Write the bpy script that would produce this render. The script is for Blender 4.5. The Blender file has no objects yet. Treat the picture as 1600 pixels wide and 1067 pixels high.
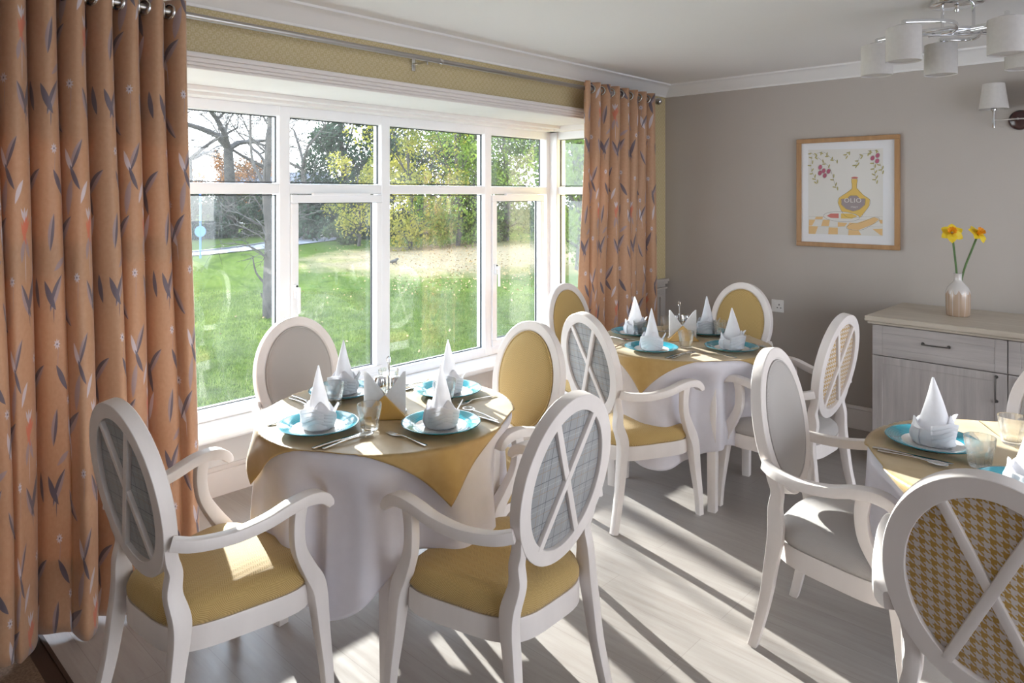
import bpy, math, random
from math import sin, cos, pi, radians, sqrt, atan2, hypot, exp
from mathutils import Vector, Matrix, noise
S = bpy.context.scene
C = S.collection
random.seed(7)

# ------------------------------------------------------------------ camera, sky, sun, exposure
F_PX = 1100.0; EYE = 1.55; HEAD = radians(43.09)
cam = bpy.data.cameras.new('camera'); cam_o = bpy.data.objects.new('camera', cam); C.objects.link(cam_o)
cam.sensor_fit = 'HORIZONTAL'; cam.sensor_width = 36; cam.lens = F_PX * 36 / 1600
cam.shift_y = -228.5 / 1600; cam.clip_start = 0.05; cam.clip_end = 400
cam_o.location = (0, 0, EYE); cam_o.rotation_euler = (pi/2, 0, HEAD - pi/2)
S.camera = cam_o
FW = (cos(HEAD), sin(HEAD)); RT = (sin(HEAD), -cos(HEAD))
def W(l, d, z=0.0): return Vector((d*FW[0] + l*RT[0], d*FW[1] + l*RT[1], z))   # site plan: metres to the right / ahead

world = bpy.data.worlds.new('world'); S.world = world; world.use_nodes = True
wn, wl = world.node_tree.nodes, world.node_tree.links
bg = wn['Background']
tc = wn.new('ShaderNodeTexCoord'); sep = wn.new('ShaderNodeSeparateXYZ'); ramp = wn.new('ShaderNodeValToRGB')
wl.new(tc.outputs['Generated'], sep.inputs[0]); wl.new(sep.outputs['Z'], ramp.inputs[0]); wl.new(ramp.outputs[0], bg.inputs[0])
e = ramp.color_ramp.elements
e[0].position = 0.0; e[0].color = (.97, .98, 1.0, 1); e[1].position = 1.0; e[1].color = (.52, .68, 1.0, 1)
x = ramp.color_ramp.elements.new(.25); x.color = (.86, .92, 1.0, 1)
bg.inputs[1].default_value = 3.9

SUN_ELEV = radians(15.5); sd = Vector((.282*cos(SUN_ELEV)/1.0005, .96*cos(SUN_ELEV)/1.0005, sin(SUN_ELEV)))
sun = bpy.data.lights.new('sun', 'SUN'); sun_o = bpy.data.objects.new('sun', sun); C.objects.link(sun_o)
sun.energy = 14; sun.angle = radians(.55); sun.color = (1.0, .955, .91)
sun_o.rotation_euler = sd.to_track_quat('Z', 'Y').to_euler(); sun_o.location = (10, 30, 12)

S.view_settings.view_transform = 'Standard'; S.view_settings.look = 'None'
S.view_settings.exposure = 1.0; S.view_settings.gamma = 1.0; S.view_settings.use_curve_mapping = False
cy = S.cycles
cy.max_bounces = 10; cy.diffuse_bounces = 6; cy.glossy_bounces = 4; cy.transmission_bounces = 8; cy.transparent_max_bounces = 16
cy.caustics_reflective = False; cy.caustics_refractive = False; cy.use_denoising = True; cy.sample_clamp_indirect = 6

# ------------------------------------------------------------------ mesh helpers
def cr(pts, n=5, closed=False):
    """Catmull-Rom through points (tuples of any length)."""
    out = []; N = len(pts); rng = N if closed else N-1
    for i in range(rng):
        if closed: p = [pts[(i+k-1) % N] for k in range(4)]
        else: p = [pts[max(0, min(N-1, i+k-1))] for k in range(4)]
        for j in range(n):
            t = j/n
            out.append(tuple(.5*((2*b) + (-a+c)*t + (2*a-5*b+4*c-d)*t*t + (-a+3*b-3*c+d)*t**3) for a, b, c, d in zip(*p)))
    if not closed: out.append(tuple(pts[-1]))
    return out

class MB:
    def __init__(s): s.v = []; s.f = []; s.uv = None
    def add(s, vs, fs):
        o = len(s.v); s.v += [tuple(p) for p in vs]; s.f += [tuple(i+o for i in f) for f in fs]; return s
    def box(s, x0, x1, y0, y1, z0, z1, M=None):
        vs = [Vector((x, y, z)) for z in (z0, z1) for y in (y0, y1) for x in (x0, x1)]
        if M: vs = [M @ p for p in vs]
        return s.add(vs, [(0,2,3,1), (4,5,7,6), (0,1,5,4), (1,3,7,5), (3,2,6,7), (2,0,4,6)])
    def tube(s, pts, rad, n=10, cap=True, closed=False):
        P = [Vector(p) for p in pts]; N = len(P)
        rad = rad if isinstance(rad, (list, tuple)) else [rad]*N
        up = None; rings = []
        for i, p in enumerate(P):
            t = (P[(i+1) % N]-P[i-1]) if closed else (P[min(i+1, N-1)]-P[max(i-1, 0)])
            t.normalize()
            if up is None: up = Vector((0,0,1)) if abs(t.z) < .9 else Vector((1,0,0))
            a = t.cross(up).normalized(); up = a.cross(t).normalized()
            rings.append([p + (a*cos(2*pi*k/n) + up*sin(2*pi*k/n))*rad[i] for k in range(n)])
        return s.rings(rings, n, cap, closed)
    def rings(s, rings, n, cap=True, closed=False):
        N = len(rings); fs = []
        for i in range(N if closed else N-1):
            j = (i+1) % N
            for k in range(n): fs.append((i*n+k, i*n+(k+1) % n, j*n+(k+1) % n, j*n+k))
        if cap and not closed: fs += [tuple(range(n))[::-1], tuple((N-1)*n+k for k in range(n))]
        return s.add([p for r in rings for p in r], fs)
    def sweep(s, pts, up, closed=False, ch=.25, cap=True):
        """pts: (x,y,z,width,thickness); rounded-rectangle section; up is the thickness axis hint."""
        up = Vector(up); N = len(pts); rings = []
        for i, q in enumerate(pts):
            p = Vector(q[:3]); w, h = q[3]/2, q[4]/2; c = min(w, h)*ch*2
            A = Vector(pts[(i+1) % N][:3]) if closed or i < N-1 else p; B = Vector(pts[i-1][:3]) if closed or i > 0 else p
            t = (A-B).normalized(); a = t.cross(up).normalized(); b = a.cross(t).normalized(); k = c*.3
            sec = [(-w+c, -h), (w-c, -h), (w-k, -h+k), (w, -h+c), (w, h-c), (w-k, h-k), (w-c, h), (-w+c, h), (-w+k, h-k), (-w, h-c), (-w, -h+c), (-w+k, -h+k)]
            rings.append([p + a*u + b*v for u, v in sec])
        return s.rings(rings, 12, cap, closed)
    def lathe(s, prof, n=32, c=(0,0,0), mod=None, sx=1, sy=1, capb=False):
        c = Vector(c); rings = []
        for r, z in prof:
            rings.append([c + Vector((sx*cos(2*pi*k/n)*r*(mod(2*pi*k/n, z) if mod else 1), sy*sin(2*pi*k/n)*r*(mod(2*pi*k/n, z) if mod else 1), z)) for k in range(n)])
        return s.rings(rings, n, capb)
    def grid(s, fn, nu, nv, uvf=None):
        o = len(s.v); vs = []; uvs = []
        for j in range(nv+1):
            for i in range(nu+1):
                vs.append(fn(i/nu, j/nv)); uvs.append(uvf(i/nu, j/nv) if uvf else (i/nu, j/nv))
        fs = [(j*(nu+1)+i, j*(nu+1)+i+1, (j+1)*(nu+1)+i+1, (j+1)*(nu+1)+i) for j in range(nv) for i in range(nu)]
        s.uv = (s.uv or []) + uvs
        return s.add(vs, fs)
    def prism(s, outline, z0, z1, M=None):
        n = len(outline); vs = [Vector((x, y, z0)) for x, y in outline]+[Vector((x, y, z1)) for x, y in outline]
        if M: vs = [M @ p for p in vs]
        return s.add(vs, [tuple(range(n))[::-1], tuple(range(n, 2*n))]+[(k, (k+1) % n, n+(k+1) % n, n+k) for k in range(n)])
    def build(s, name, mat, parent=None, smooth=35, bevel=0, solid=0, sub=0):
        me = bpy.data.meshes.new(name); me.from_pydata(s.v, [], s.f)
        if s.uv and len(s.uv) == len(s.v):
            l = me.uv_layers.new(name='UVMap'); li = [0]*len(me.loops); me.loops.foreach_get('vertex_index', li)
            buf = []
            for i in li: buf += s.uv[i]
            l.data.foreach_set('uv', buf)
        me.materials.append(mat)
        if smooth:
            me.shade_smooth()
            if smooth < 180: me.set_sharp_from_angle(angle=radians(smooth))
        me.update()
        o = bpy.data.objects.new(name, me); C.objects.link(o)
        if parent: o.parent = parent
        if solid:
            m = o.modifiers.new('solid', 'SOLIDIFY'); m.thickness = solid; m.offset = 0
        if bevel:
            m = o.modifiers.new('bevel', 'BEVEL'); m.width = bevel; m.segments = 2; m.limit_method = 'ANGLE'; m.angle_limit = radians(40)
        if sub:
            m = o.modifiers.new('sub', 'SUBSURF'); m.levels = sub; m.render_levels = sub
        return o
def tag(o, label, cat, group=None, kind=None):
    if label: o['label'] = label
    if cat: o['category'] = cat
    if group: o['group'] = group
    if kind: o['kind'] = kind
    return o
def struct(o): o['kind'] = 'structure'; return o
def thing(name, label, cat, loc=(0,0,0), rz=0, group=None):
    o = bpy.data.objects.new(name, None); C.objects.link(o); o.location = loc; o.rotation_euler = (0,0,rz); o.empty_display_size = .05
    return tag(o, label, cat, group)
def dup(root, loc, rz=0, label=None, group=None):
    r = root.copy(); C.objects.link(r); r.location = loc; r.rotation_euler = (0,0,rz)
    if label: r['label'] = label
    if group: r['group'] = group
    for ch in list(root.children):
        c = ch.copy(); C.objects.link(c); c.parent = r
        for g in list(ch.children):
            d = g.copy(); C.objects.link(d); d.parent = c
    return r

# ------------------------------------------------------------------ material helpers
class NT:
    def __init__(s, m): s.t = m.node_tree; s.n = s.t.nodes; s.l = s.t.links
    def new(s, ty, **kw):
        n = s.n.new(ty)
        for k, v in kw.items(): setattr(n, k, v)
        return n
    def put(s, sock, v):
        if hasattr(v, 'links') or isinstance(v, bpy.types.NodeSocket): s.l.new(v, sock)
        else: sock.default_value = v
    def math(s, op, a, b=None, c=None, clamp=False):
        n = s.new('ShaderNodeMath', operation=op); n.use_clamp = clamp
        s.put(n.inputs[0], a)
        if b is not None: s.put(n.inputs[1], b)
        if c is not None: s.put(n.inputs[2], c)
        return n.outputs[0]
    def mix(s, f, a, b):
        n = s.new('ShaderNodeMix', data_type='RGBA'); s.put(n.inputs[0], f)
        s.put(n.inputs[6], a if not isinstance(a, tuple) else (*a[:3], 1)); s.put(n.inputs[7], b if not isinstance(b, tuple) else (*b[:3], 1))
        return n.outputs[2]
    def coord(s, which='Object', scale=(1,1,1), rot=(0,0,0)):
        t = s.new('ShaderNodeTexCoord'); m = s.new('ShaderNodeMapping'); m.inputs['Scale'].default_value = scale; m.inputs['Rotation'].default_value = rot
        s.l.new(t.outputs[which], m.inputs[0]); return m.outputs[0]
    def noise(s, v, sc, det=3, rough=.5):
        n = s.new('ShaderNodeTexNoise'); s.l.new(v, n.inputs['Vector']); n.inputs['Scale'].default_value = sc; n.inputs['Detail'].default_value = det; n.inputs['Roughness'].default_value = rough
        return n.outputs[0]
    def rng(s, v, a, b, c=0, d=1):
        n = s.new('ShaderNodeMapRange'); s.put(n.inputs[0], v)
        for i, q in enumerate((a, b, c, d)): n.inputs[i+1].default_value = q
        return n.outputs[0]
    def bump(s, h, st, dist=.01):
        n = s.new('ShaderNodeBump'); s.l.new(h, n.inputs['Height']); n.inputs['Strength'].default_value = st; n.inputs['Distance'].default_value = dist
        return n.outputs[0]
def mat(name, col=(.8,.8,.8), rough=.5, metal=0, spec=.5, trans=0, coat=0, sheen=0):
    m = bpy.data.materials.new(name); m.use_nodes = True; t = NT(m)
    p = t.n['Principled BSDF']; t.p = p; m.diffuse_color = (*col, 1)
    p.inputs['Base Color'].default_value = (*col, 1); p.inputs['Roughness'].default_value = rough; p.inputs['Metallic'].default_value = metal
    p.inputs['Specular IOR Level'].default_value = spec; p.inputs['Coat Weight'].default_value = coat; p.inputs['Sheen Weight'].default_value = sheen
    if trans:
        tr = t.new('ShaderNodeBsdfTranslucent'); tr.inputs[0].default_value = (*col, 1); mx = t.new('ShaderNodeMixShader'); mx.inputs[0].default_value = trans
        t.l.new(p.outputs[0], mx.inputs[1]); t.l.new(tr.outputs[0], mx.inputs[2]); t.l.new(mx.outputs[0], t.n['Material Output'].inputs[0]); t.tr = tr
    return m, t
def setcol(t, sock):
    t.l.new(sock, t.p.inputs['Base Color'])
    if hasattr(t, 'tr'): t.l.new(sock, t.tr.inputs[0])

# painted / plain
def noisy(name, c1, c2, rough, sc, bump=0, bsc=None, stretch=(1,1,1), **k):
    m, t = mat(name, c1, rough, **k); v = t.coord('Object', stretch); n = t.noise(v, sc, 4)
    setcol(t, t.mix(t.rng(n, .35, .65), c1, c2))
    if bump: t.l.new(t.bump(t.noise(v, bsc or sc*4, 3), bump, .002), t.p.inputs['Normal'])
    return m
M_paint = noisy('white_emulsion', (.80,.79,.78), (.77,.76,.75), .8, 3)
M_ceil = noisy('ceiling_white', (.84,.83,.82), (.825,.815,.805), .9, 1.5)
M_grey = noisy('taupe_grey_paint', (.47,.43,.395), (.458,.418,.383), .75, 2, .15, 60)
M_upvc = noisy('white_upvc', (.86,.885,.92), (.84,.865,.90), .28, 2)
M_trim = noisy('satin_white_trim', (.74,.70,.68), (.72,.68,.66), .4, 3)
M_chair = noisy('limed_white_wood', (.74,.69,.665), (.68,.63,.605), .45, 9, .15, 80, (1,1,.25))
M_steel = mat('brushed_steel', (.62,.61,.60), .25, 1)[0]
M_chrome = mat('chrome', (.75,.75,.76), .08, 1)[0]
M_black = mat('black_rubber', (.02,.02,.02), .6)[0]
M_cutl = mat('polished_cutlery', (.66,.64,.62), .14, 1)[0]
M_seal = mat('dark_gasket', (.03,.035,.04), .5)[0]

def wallpaper():
    m, t = mat('gold_damask_wallpaper', (.52,.42,.20), .6); v = t.coord('Object')
    s = t.new('ShaderNodeSeparateXYZ'); t.l.new(v, s.inputs[0])
    a = t.math('SINE', t.math('MULTIPLY', s.outputs[0], 2*pi/.036)); b = t.math('SINE', t.math('MULTIPLY', s.outputs[2], 2*pi/.036))
    ring = t.math('ABSOLUTE', t.math('SUBTRACT', t.math('MULTIPLY', a, b), .45)); vo = t.new('ShaderNodeTexVoronoi'); t.l.new(v, vo.inputs['Vector']); vo.inputs['Scale'].default_value = 150
    k = t.math('MULTIPLY', t.rng(ring, .1, .35), t.rng(vo.outputs[0], .2, .6, .3, 1), clamp=True)
    setcol(t, t.mix(k, (.60,.51,.33), (.50,.405,.215)))
    return m
M_wallp = wallpaper()

def floor_mat():
    m, t = mat('limed_oak_plank_floor', (.3,.27,.25), .38, spec=.45); v = t.coord('Object')
    br = t.new('ShaderNodeTexBrick'); mp = t.new('ShaderNodeMapping'); t.l.new(v, mp.inputs[0]); mp.inputs['Rotation'].default_value = (0,0,pi/2)
    t.l.new(mp.outputs[0], br.inputs['Vector']); br.inputs['Scale'].default_value = 1; br.inputs['Brick Width'].default_value = 1.2; br.inputs['Row Height'].default_value = .15
    br.inputs['Mortar Size'].default_value = .0012; br.inputs['Color1'].default_value = (0,0,0,1); br.inputs['Color2'].default_value = (1,1,1,1); br.inputs['Mortar'].default_value = (.5,.5,.5,1); br.offset = .37; br.offset_frequency = 3
    g = t.coord('Object', (16, 1.3, 1)); n = t.noise(g, 2.0, 8, .65); n2 = t.noise(t.coord('Object', (45, 3, 1)), 2.0, 4, .6)
    base = t.mix(br.outputs[0], (.300,.268,.245), (.330,.298,.275))
    c = t.mix(t.rng(n, .35, .7), base, (.38,.352,.33)); c = t.mix(t.rng(n2, .60, .78, 0, .4), c, (.18,.155,.14))
    c = t.mix(t.rng(br.outputs['Fac'], 0, 1, 0, .35), c, (.15,.13,.12)); setcol(t, c)
    t.l.new(t.bump(n2, .12, .002), t.p.inputs['Normal']); t.l.new(t.rng(n, .3, .7, .30, .45), t.p.inputs['Roughness'])
    return m
M_floor = floor_mat()
def wood(name, c1, c2, axis, rough=.45):
    st = [9,9,9]; st[axis] = .7; m, t = mat(name, c1, rough); n = t.noise(t.coord('Object', tuple(st)), 3.0, 7, .62)
    setcol(t, t.mix(t.rng(n, .36, .66), c1, c2)); t.l.new(t.bump(n, .08, .002), t.p.inputs['Normal']); return m
M_sbv = wood('pale_ash_grain_upright', (.36,.325,.31), (.47,.43,.41), 2)
M_sbh = wood('pale_ash_grain_level', (.36,.325,.31), (.47,.43,.41), 1)
M_sbtop = wood('pale_oak_worktop', (.44,.38,.31), (.53,.47,.39), 1, .4)
M_oak = wood('light_oak_frame', (.34,.18,.075), (.43,.24,.105), 2)
M_bark = noisy('bark', (.035,.03,.028), (.08,.07,.06), .9, 6, .6, 30)

def weave(name, c1, c2, sc=1.0, herr=True, rough=.85):
    m, t = mat(name, c1, rough, sheen=.15); v = t.coord('Object'); s = t.new('ShaderNodeSeparateXYZ'); t.l.new(v, s.inputs[0])
    zz = t.math('PINGPONG', s.outputs[0], .012*sc); q = t.math('ADD', t.math('ADD', s.outputs[1], s.outputs[2]), zz if herr else s.outputs[0])
    w = t.math('SINE', t.math('MULTIPLY', q, 2*pi/(.0062*sc))); w2 = t.rng(w, -1, 1)
    setcol(t, t.mix(w2, c1, c2)); t.l.new(t.bump(w2, .4, .0015), t.p.inputs['Normal']); return m
M_yel = weave('mustard_herringbone', (.55,.385,.155), (.36,.24,.08))
M_gry = weave('pale_grey_weave', (.46,.43,.41), (.39,.365,.35), .6, False)

def plaid():
    m, t = mat('grey_windowpane_check', (.3,.3,.3), .9, sheen=.2); v = t.coord('Object'); s = t.new('ShaderNodeSeparateXYZ'); t.l.new(v, s.inputs[0])
    X, Z = s.outputs[0], s.outputs[2]
    def ln(a, per, off, w): return t.math('LESS_THAN', t.math('MODULO', t.math('ADD', a, 10+off), per), w)
    n = t.noise(t.coord('Object', (1,1,1)), 350, 2); c = t.mix(n, (.27,.275,.28), (.34,.345,.35))
    for a in (X, Z):
        c = t.mix(t.math('MULTIPLY', ln(a, .064, 0, .0022), .75), c, (.07,.075,.09)); c = t.mix(t.math('MULTIPLY', ln(a, .064, .032, .002), .6), c, (.30,.21,.12))
        c = t.mix(t.math('MULTIPLY', ln(a, .064, .016, .0016), .4), c, (.6,.6,.6))
    setcol(t, c); return m
M_plaid = plaid()
def hound():
    m, t = mat('mustard_houndstooth', (.5,.35,.15), .9, sheen=.2); v = t.coord('Object', (1/.0108,)*3, (0, 0, 0)); s = t.new('ShaderNodeSeparateXYZ'); t.l.new(v, s.inputs[0])
    X, Z = t.math('ADD', s.outputs[0], 200), t.math('ADD', s.outputs[2], 200)
    wx = t.math('LESS_THAN', t.math('MODULO', X, 2), 1); wz = t.math('LESS_THAN', t.math('MODULO', Z, 2), 1)
    tw = t.math('LESS_THAN', t.math('MODULO', t.math('ADD', X, Z), 1), .5)
    f = t.math('ADD', t.math('MULTIPLY', tw, wx), t.math('MULTIPLY', t.math('SUBTRACT', 1, tw), wz))
    n = t.noise(v, 6, 2)
    setcol(t, t.mix(f, t.mix(n, (.66,.61,.58), (.56,.51,.48)), t.mix(n, (.50,.31,.075), (.38,.22,.045)))); return m
M_hound = hound()

M_cloth = noisy('white_linen', (.85,.83,.87), (.83,.81,.85), .8, 30, .1, 400, trans=.42)
M_over = noisy('gold_satin_cloth', (.50,.34,.135), (.46,.305,.11), .38, 25, .08, 600, trans=.12, sheen=.3)
M_napk = noisy('white_napkin_linen', (.86,.86,.89), (.83,.83,.86), .75, 40, .25, 90, trans=.38)
M_paper = noisy('white_paper_napkin', (.84,.84,.85), (.80,.80,.81), .8, 60, trans=.3)
M_goldn = mat('gold_satin_napkin', (.52,.30,.06), .32, sheen=.4)[0]
def glassy(name, tint, ior=1.45, tr=.38, rough=0.0):
    m, t = mat(name, tint, rough); g = t.new('ShaderNodeBsdfGlass'); g.inputs['IOR'].default_value = ior; g.inputs['Color'].default_value = (*tint, 1); g.inputs['Roughness'].default_value = rough
    tp = t.new('ShaderNodeBsdfTransparent'); tp.inputs[0].default_value = (*tint, 1); mx = t.new('ShaderNodeMixShader'); mx.inputs[0].default_value = tr
    t.l.new(g.outputs[0], mx.inputs[1]); t.l.new(tp.outputs[0], mx.inputs[2]); t.l.new(mx.outputs[0], t.n['Material Output'].inputs[0]); return m
M_glass = glassy('clear_tumbler_glass', (.995,1,1))
M_oil = glassy('amber_oil', (.75,.55,.05), 1.45, .3)
def pane_mat():
    m, t = mat('window_glass'); lw = t.new('ShaderNodeLayerWeight'); lw.inputs[0].default_value = .5; fr = t.math('ADD', t.math('MULTIPLY', t.math('POWER', lw.outputs['Facing'], 5), .95), .045)
    g = t.new('ShaderNodeBsdfGlossy'); g.inputs['Roughness'].default_value = 0.0; tp = t.new('ShaderNodeBsdfTransparent'); tp.inputs[0].default_value = (.93,.96,.96,1)
    mx = t.new('ShaderNodeMixShader'); t.l.new(fr, mx.inputs[0]); t.l.new(tp.outputs[0], mx.inputs[1]); t.l.new(g.outputs[0], mx.inputs[2])
    # a light film of dust on the pane
    d = t.new('ShaderNodeBsdfTranslucent'); d.inputs[0].default_value = (.8,.85,.9,1); v = t.coord('Object'); n = t.noise(v, 5, 4, .6); vo = t.new('ShaderNodeTexVoronoi'); t.l.new(v, vo.inputs['Vector']); vo.inputs['Scale'].default_value = 60
    k = t.math('ADD', t.rng(n, .35, .8, .002, .012), t.math('MULTIPLY', t.math('LESS_THAN', vo.outputs[0], .06), .06), clamp=True)
    m2 = t.new('ShaderNodeMixShader'); t.l.new(k, m2.inputs[0]); t.l.new(mx.outputs[0], m2.inputs[1]); t.l.new(d.outputs[0], m2.inputs[2])
    t.l.new(m2.outputs[0], t.n['Material Output'].inputs[0]); return m
M_pane = pane_mat()

def curtain_mat():
    m, t = mat('copper_botanical_curtain', (.54,.315,.185), .55, trans=.16, sheen=.25); TW, TH = .56, .68
    uv = t.new('ShaderNodeTexCoord').outputs['UV']; s = t.new('ShaderNodeSeparateXYZ'); t.l.new(uv, s.inputs[0])
    col = t.math('FLOOR', t.math('DIVIDE', s.outputs[0], TW))
    fx = t.math('MODULO', s.outputs[0], TW); fy = t.math('MODULO', s.outputs[1], TH)
    cb = t.new('ShaderNodeCombineXYZ'); t.l.new(fx, cb.inputs[0]); t.l.new(fy, cb.inputs[1]); P = cb.outputs[0]
    # one node group = one leaf: |q| < 1 - p^2 in leaf axes
    g = bpy.data.node_groups.new('leaf_shape', 'ShaderNodeTree')
    for nm, ty in (('P', 'NodeSocketVector'), ('At', 'NodeSocketVector'), ('Turn', 'NodeSocketVector'), ('Size', 'NodeSocketVector')): g.interface.new_socket(nm, in_out='INPUT', socket_type=ty)
    for nm in ('upper', 'lower'): g.interface.new_socket(nm, in_out='OUTPUT', socket_type='NodeSocketFloat')
    gi = g.nodes.new('NodeGroupInput'); go = g.nodes.new('NodeGroupOutput'); mp = g.nodes.new('ShaderNodeMapping'); mp.vector_type = 'TEXTURE'; L = g.links
    for i, k in enumerate(('Vector', 'Location', 'Rotation', 'Scale')): L.new(gi.outputs[i], mp.inputs[k])
    sp = g.nodes.new('ShaderNodeSeparateXYZ'); L.new(mp.outputs[0], sp.inputs[0])
    def mt(op, a, b=None):
        n = g.nodes.new('ShaderNodeMath'); n.operation = op
        for i, q in enumerate((a, b)):
            if q is None: continue
            if isinstance(q, (int, float)): n.inputs[i].default_value = q
            else: L.new(q, n.inputs[i])
        return n.outputs[0]
    p, q = sp.outputs[0], sp.outputs[1]
    bend = mt('ADD', q, mt('MULTIPLY', mt('MULTIPLY', p, p), .32)); bend = mt('SUBTRACT', bend, .16)
    mask = mt('LESS_THAN', mt('ADD', mt('MULTIPLY', p, p), mt('ABSOLUTE', bend)), 1.0)
    up = mt('GREATER_THAN', bend, 0.0); u = mt('MULTIPLY', mask, up); L.new(u, go.inputs[0]); L.new(mt('SUBTRACT', mask, u), go.inputs[1])
    def leaf(x, y, a, l, w):
        n = t.new('ShaderNodeGroup'); n.node_tree = g; t.l.new(P, n.inputs[0]); n.inputs[1].default_value = (x, y, 0); n.inputs[2].default_value = (0, 0, radians(a)); n.inputs[3].default_value = (l*1.35, w*1.25, 1); return n.outputs
    acc = {'D': 0.0, 'L': 0.0, 'C': 0.0, 'M': 0.0}
    def put(k, o): acc[k] = t.math('ADD', acc[k], o, clamp=True)
    def half(x, y, a, l, w, flip=False):
        o = leaf(x, y, a, l, w); put('M' if flip else 'D', o[0]); put('D' if flip else 'M', o[1])
    def full(k, x, y, a, l, w): o = leaf(x, y, a, l, w); put(k, t.math('ADD', o[0], o[1]))
    half(.07,.12,60,.055,.014); full('D',.035,.11,120,.045,.012); full('D',.055,.055,88,.03,.002)      # rooted pair
    half(.20,.33,50,.055,.015); full('L',.165,.31,112,.04,.012); full('L',.19,.25,92,.035,.0016)
    half(.36,.10,118,.05,.014,True); full('D',.40,.12,65,.055,.012); full('D',.38,.05,95,.03,.0018)
    full('L',.47,.33,70,.045,.011); half(.50,.50,45,.055,.014); full('D',.10,.50,130,.045,.012)
    half(.29,.60,60,.05,.012,True); full('L',.25,.58,115,.035,.010); full('D',.52,.12,100,.04,.010)
    for a in range(0, 180, 36): full('C', .36+.008*cos(radians(a)), .34+.012*sin(radians(a*2)), 55+a*.4, .032, .006)     # coral bloom
    for a in (62, 90, 118): full('L', .36+.020*cos(radians(a)), .385+.006*sin(radians(a)), a, .02, .005)
    full('M',.345,.27,75,.03,.009); full('M',.375,.28,110,.03,.008); full('L',.36,.22,90,.045,.0014)
    for cx, cy_ in ((.15,.42), (.44,.21), (.27,.17), (.07,.62), (.42,.58)):                                            # lilac flowers on thin stems
        for a in (0, 45, 90, 135): full('L', cx, cy_, a+cx*90, .0145, .0042)
        full('D', cx, cy_, 20, .0035, .003); full('M', cx+.004, cy_-.05, 85, .045, .0011)
    half(.18,.05,125,.05,.012); full('M',.245,.45,75,.05,.014); full('D',.47,.44,105,.045,.011); full('L',.33,.47,60,.035,.009); half(.05,.33,80,.05,.013,True); full('M',.10,.22,30,.035,.009); full('D',.28,.52,120,.038,.009)
    n = t.noise(uv, 55, 2); st = t.math('SINE', t.math('MULTIPLY', t.math('ADD', s.outputs[0], t.math('MULTIPLY', s.outputs[1], .5)), 1800))
    c = t.mix(t.rng(n, .3, .7), (.515,.295,.17), (.55,.325,.195))
    c = t.mix(t.math('MULTIPLY', acc['M'], .75), c, (.36,.29,.32)); c = t.mix(t.math('MULTIPLY', acc['L'], .9), c, (.64,.58,.62))
    c = t.mix(t.math('MULTIPLY', acc['C'], t.rng(st, -1, 1, .55, .95)), c, (.66,.17,.10)); c = t.mix(t.math('MULTIPLY', acc['D'], t.rng(st, -1, 1, .78, .96)), c, (.105,.095,.14))
    setcol(t, c); return m
M_curt = curtain_mat()
M_lining = noisy('cream_lining', (.66,.56,.45), (.62,.52,.42), .8, 20, trans=.2)
M_carpet = noisy('brown_loop_carpet', (.20,.13,.085), (.11,.07,.045), .95, 160, .9, 200)
M_dark = mat('dark_threshold_wood', (.035,.018,.012), .5)[0]

# ------------------------------------------------------------------ room shell
DX, DY, H = 4.99, 2.975, 2.42
BX0, BX1, BY = .42, 4.32, 3.60        # bay: inside faces
HEADZ = 2.085
XL, YB = -1.30, -3.0
m = MB(); m.box(.68, DX+.25, YB-.2, DY, -.12, 0); m.box(.68, BX1, DY, BY, -.12, 0); struct(m.build('floor', M_floor, smooth=0))
m = MB(); m.box(XL-.2, .62, YB-.2, DY, -.12, .004); m.box(BX0, .62, DY, BY, -.12, .004); struct(m.build('floor_carpeted', M_carpet, smooth=0))
m = MB(); m.box(.62, .668, YB, BY, -.12, .002); m.box(.668, .68, YB, BY, -.12, .006); struct(m.build('trim_threshold', M_dark, smooth=0))
m = MB(); m.box(XL-.25, DX+.25, YB-.25, DY+.25, H, H+.2); struct(m.build('ceiling', M_ceil, smooth=0))
# window wall with the bay opening; wallpaper above the dado, plain below
OX0, OX1 = BX0, BX1
m = MB(); m.box(XL, OX0, DY, DY+.25, .88, H); m.box(OX1, DX+.25, DY, DY+.25, .88, H); m.box(OX0, OX1, DY, DY+.25, HEADZ, H)
struct(m.build('wall_back', M_wallp, smooth=0))
m = MB(); m.box(XL, OX0, DY, DY+.25, -.4, .88); m.box(OX1, DX+.25, DY, DY+.25, -.4, .88); struct(m.build('wall_back_lower', M_grey, smooth=0))
m = MB(); m.box(OX1+.07, DX, DY-.025, DY, .84, .86); m.box(OX1+.07, DX, DY-.038, DY, .86, .885); m.box(OX1+.07, DX, DY-.02, DY, .80, .815)
m.box(OX1+.12, DX-.06, DY-.012, DY, .22, .24); m.box(OX1+.12, DX-.06, DY-.012, DY, .74, .76); m.box(DX-.09, DX-.07, DY-.012, DY, .24, .74); struct(m.build('trim_dado', M_grey, smooth=0, bevel=.004))
m = MB(); m.box(DX, DX+.25, YB, DY+.25, -.4, H); struct(m.build('wall_right', M_grey, smooth=0))
# room behind the camera: wall on the left and a rear wall, its wide unseen opening added for sky fill
m = MB(); m.box(XL-.25, XL, YB, DY+.25, -.1, H); struct(m.build('wall_left', M_paint, smooth=0))
m = MB(); m.box(XL, .4, YB-.25, YB, -.1, H); m.box(4.7, DX, YB-.25, YB, -.1, H); m.box(.4, 4.7, YB-.25, YB, 2.3, H); struct(m.build('wall_front', M_paint, smooth=0))
m = MB()
for k in range(4): m.box(.4+k*1.413, .46+k*1.413, YB-.14, YB-.08, 0, 2.3)
m.box(.4, 4.7, YB-.14, YB-.08, 0, .07); m.box(.4, 4.7, YB-.14, YB-.08, 2.24, 2.3); struct(m.build('fill_window_frame', M_upvc, smooth=0))  # frame of the added rear opening that lets the sky fill in
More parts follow.
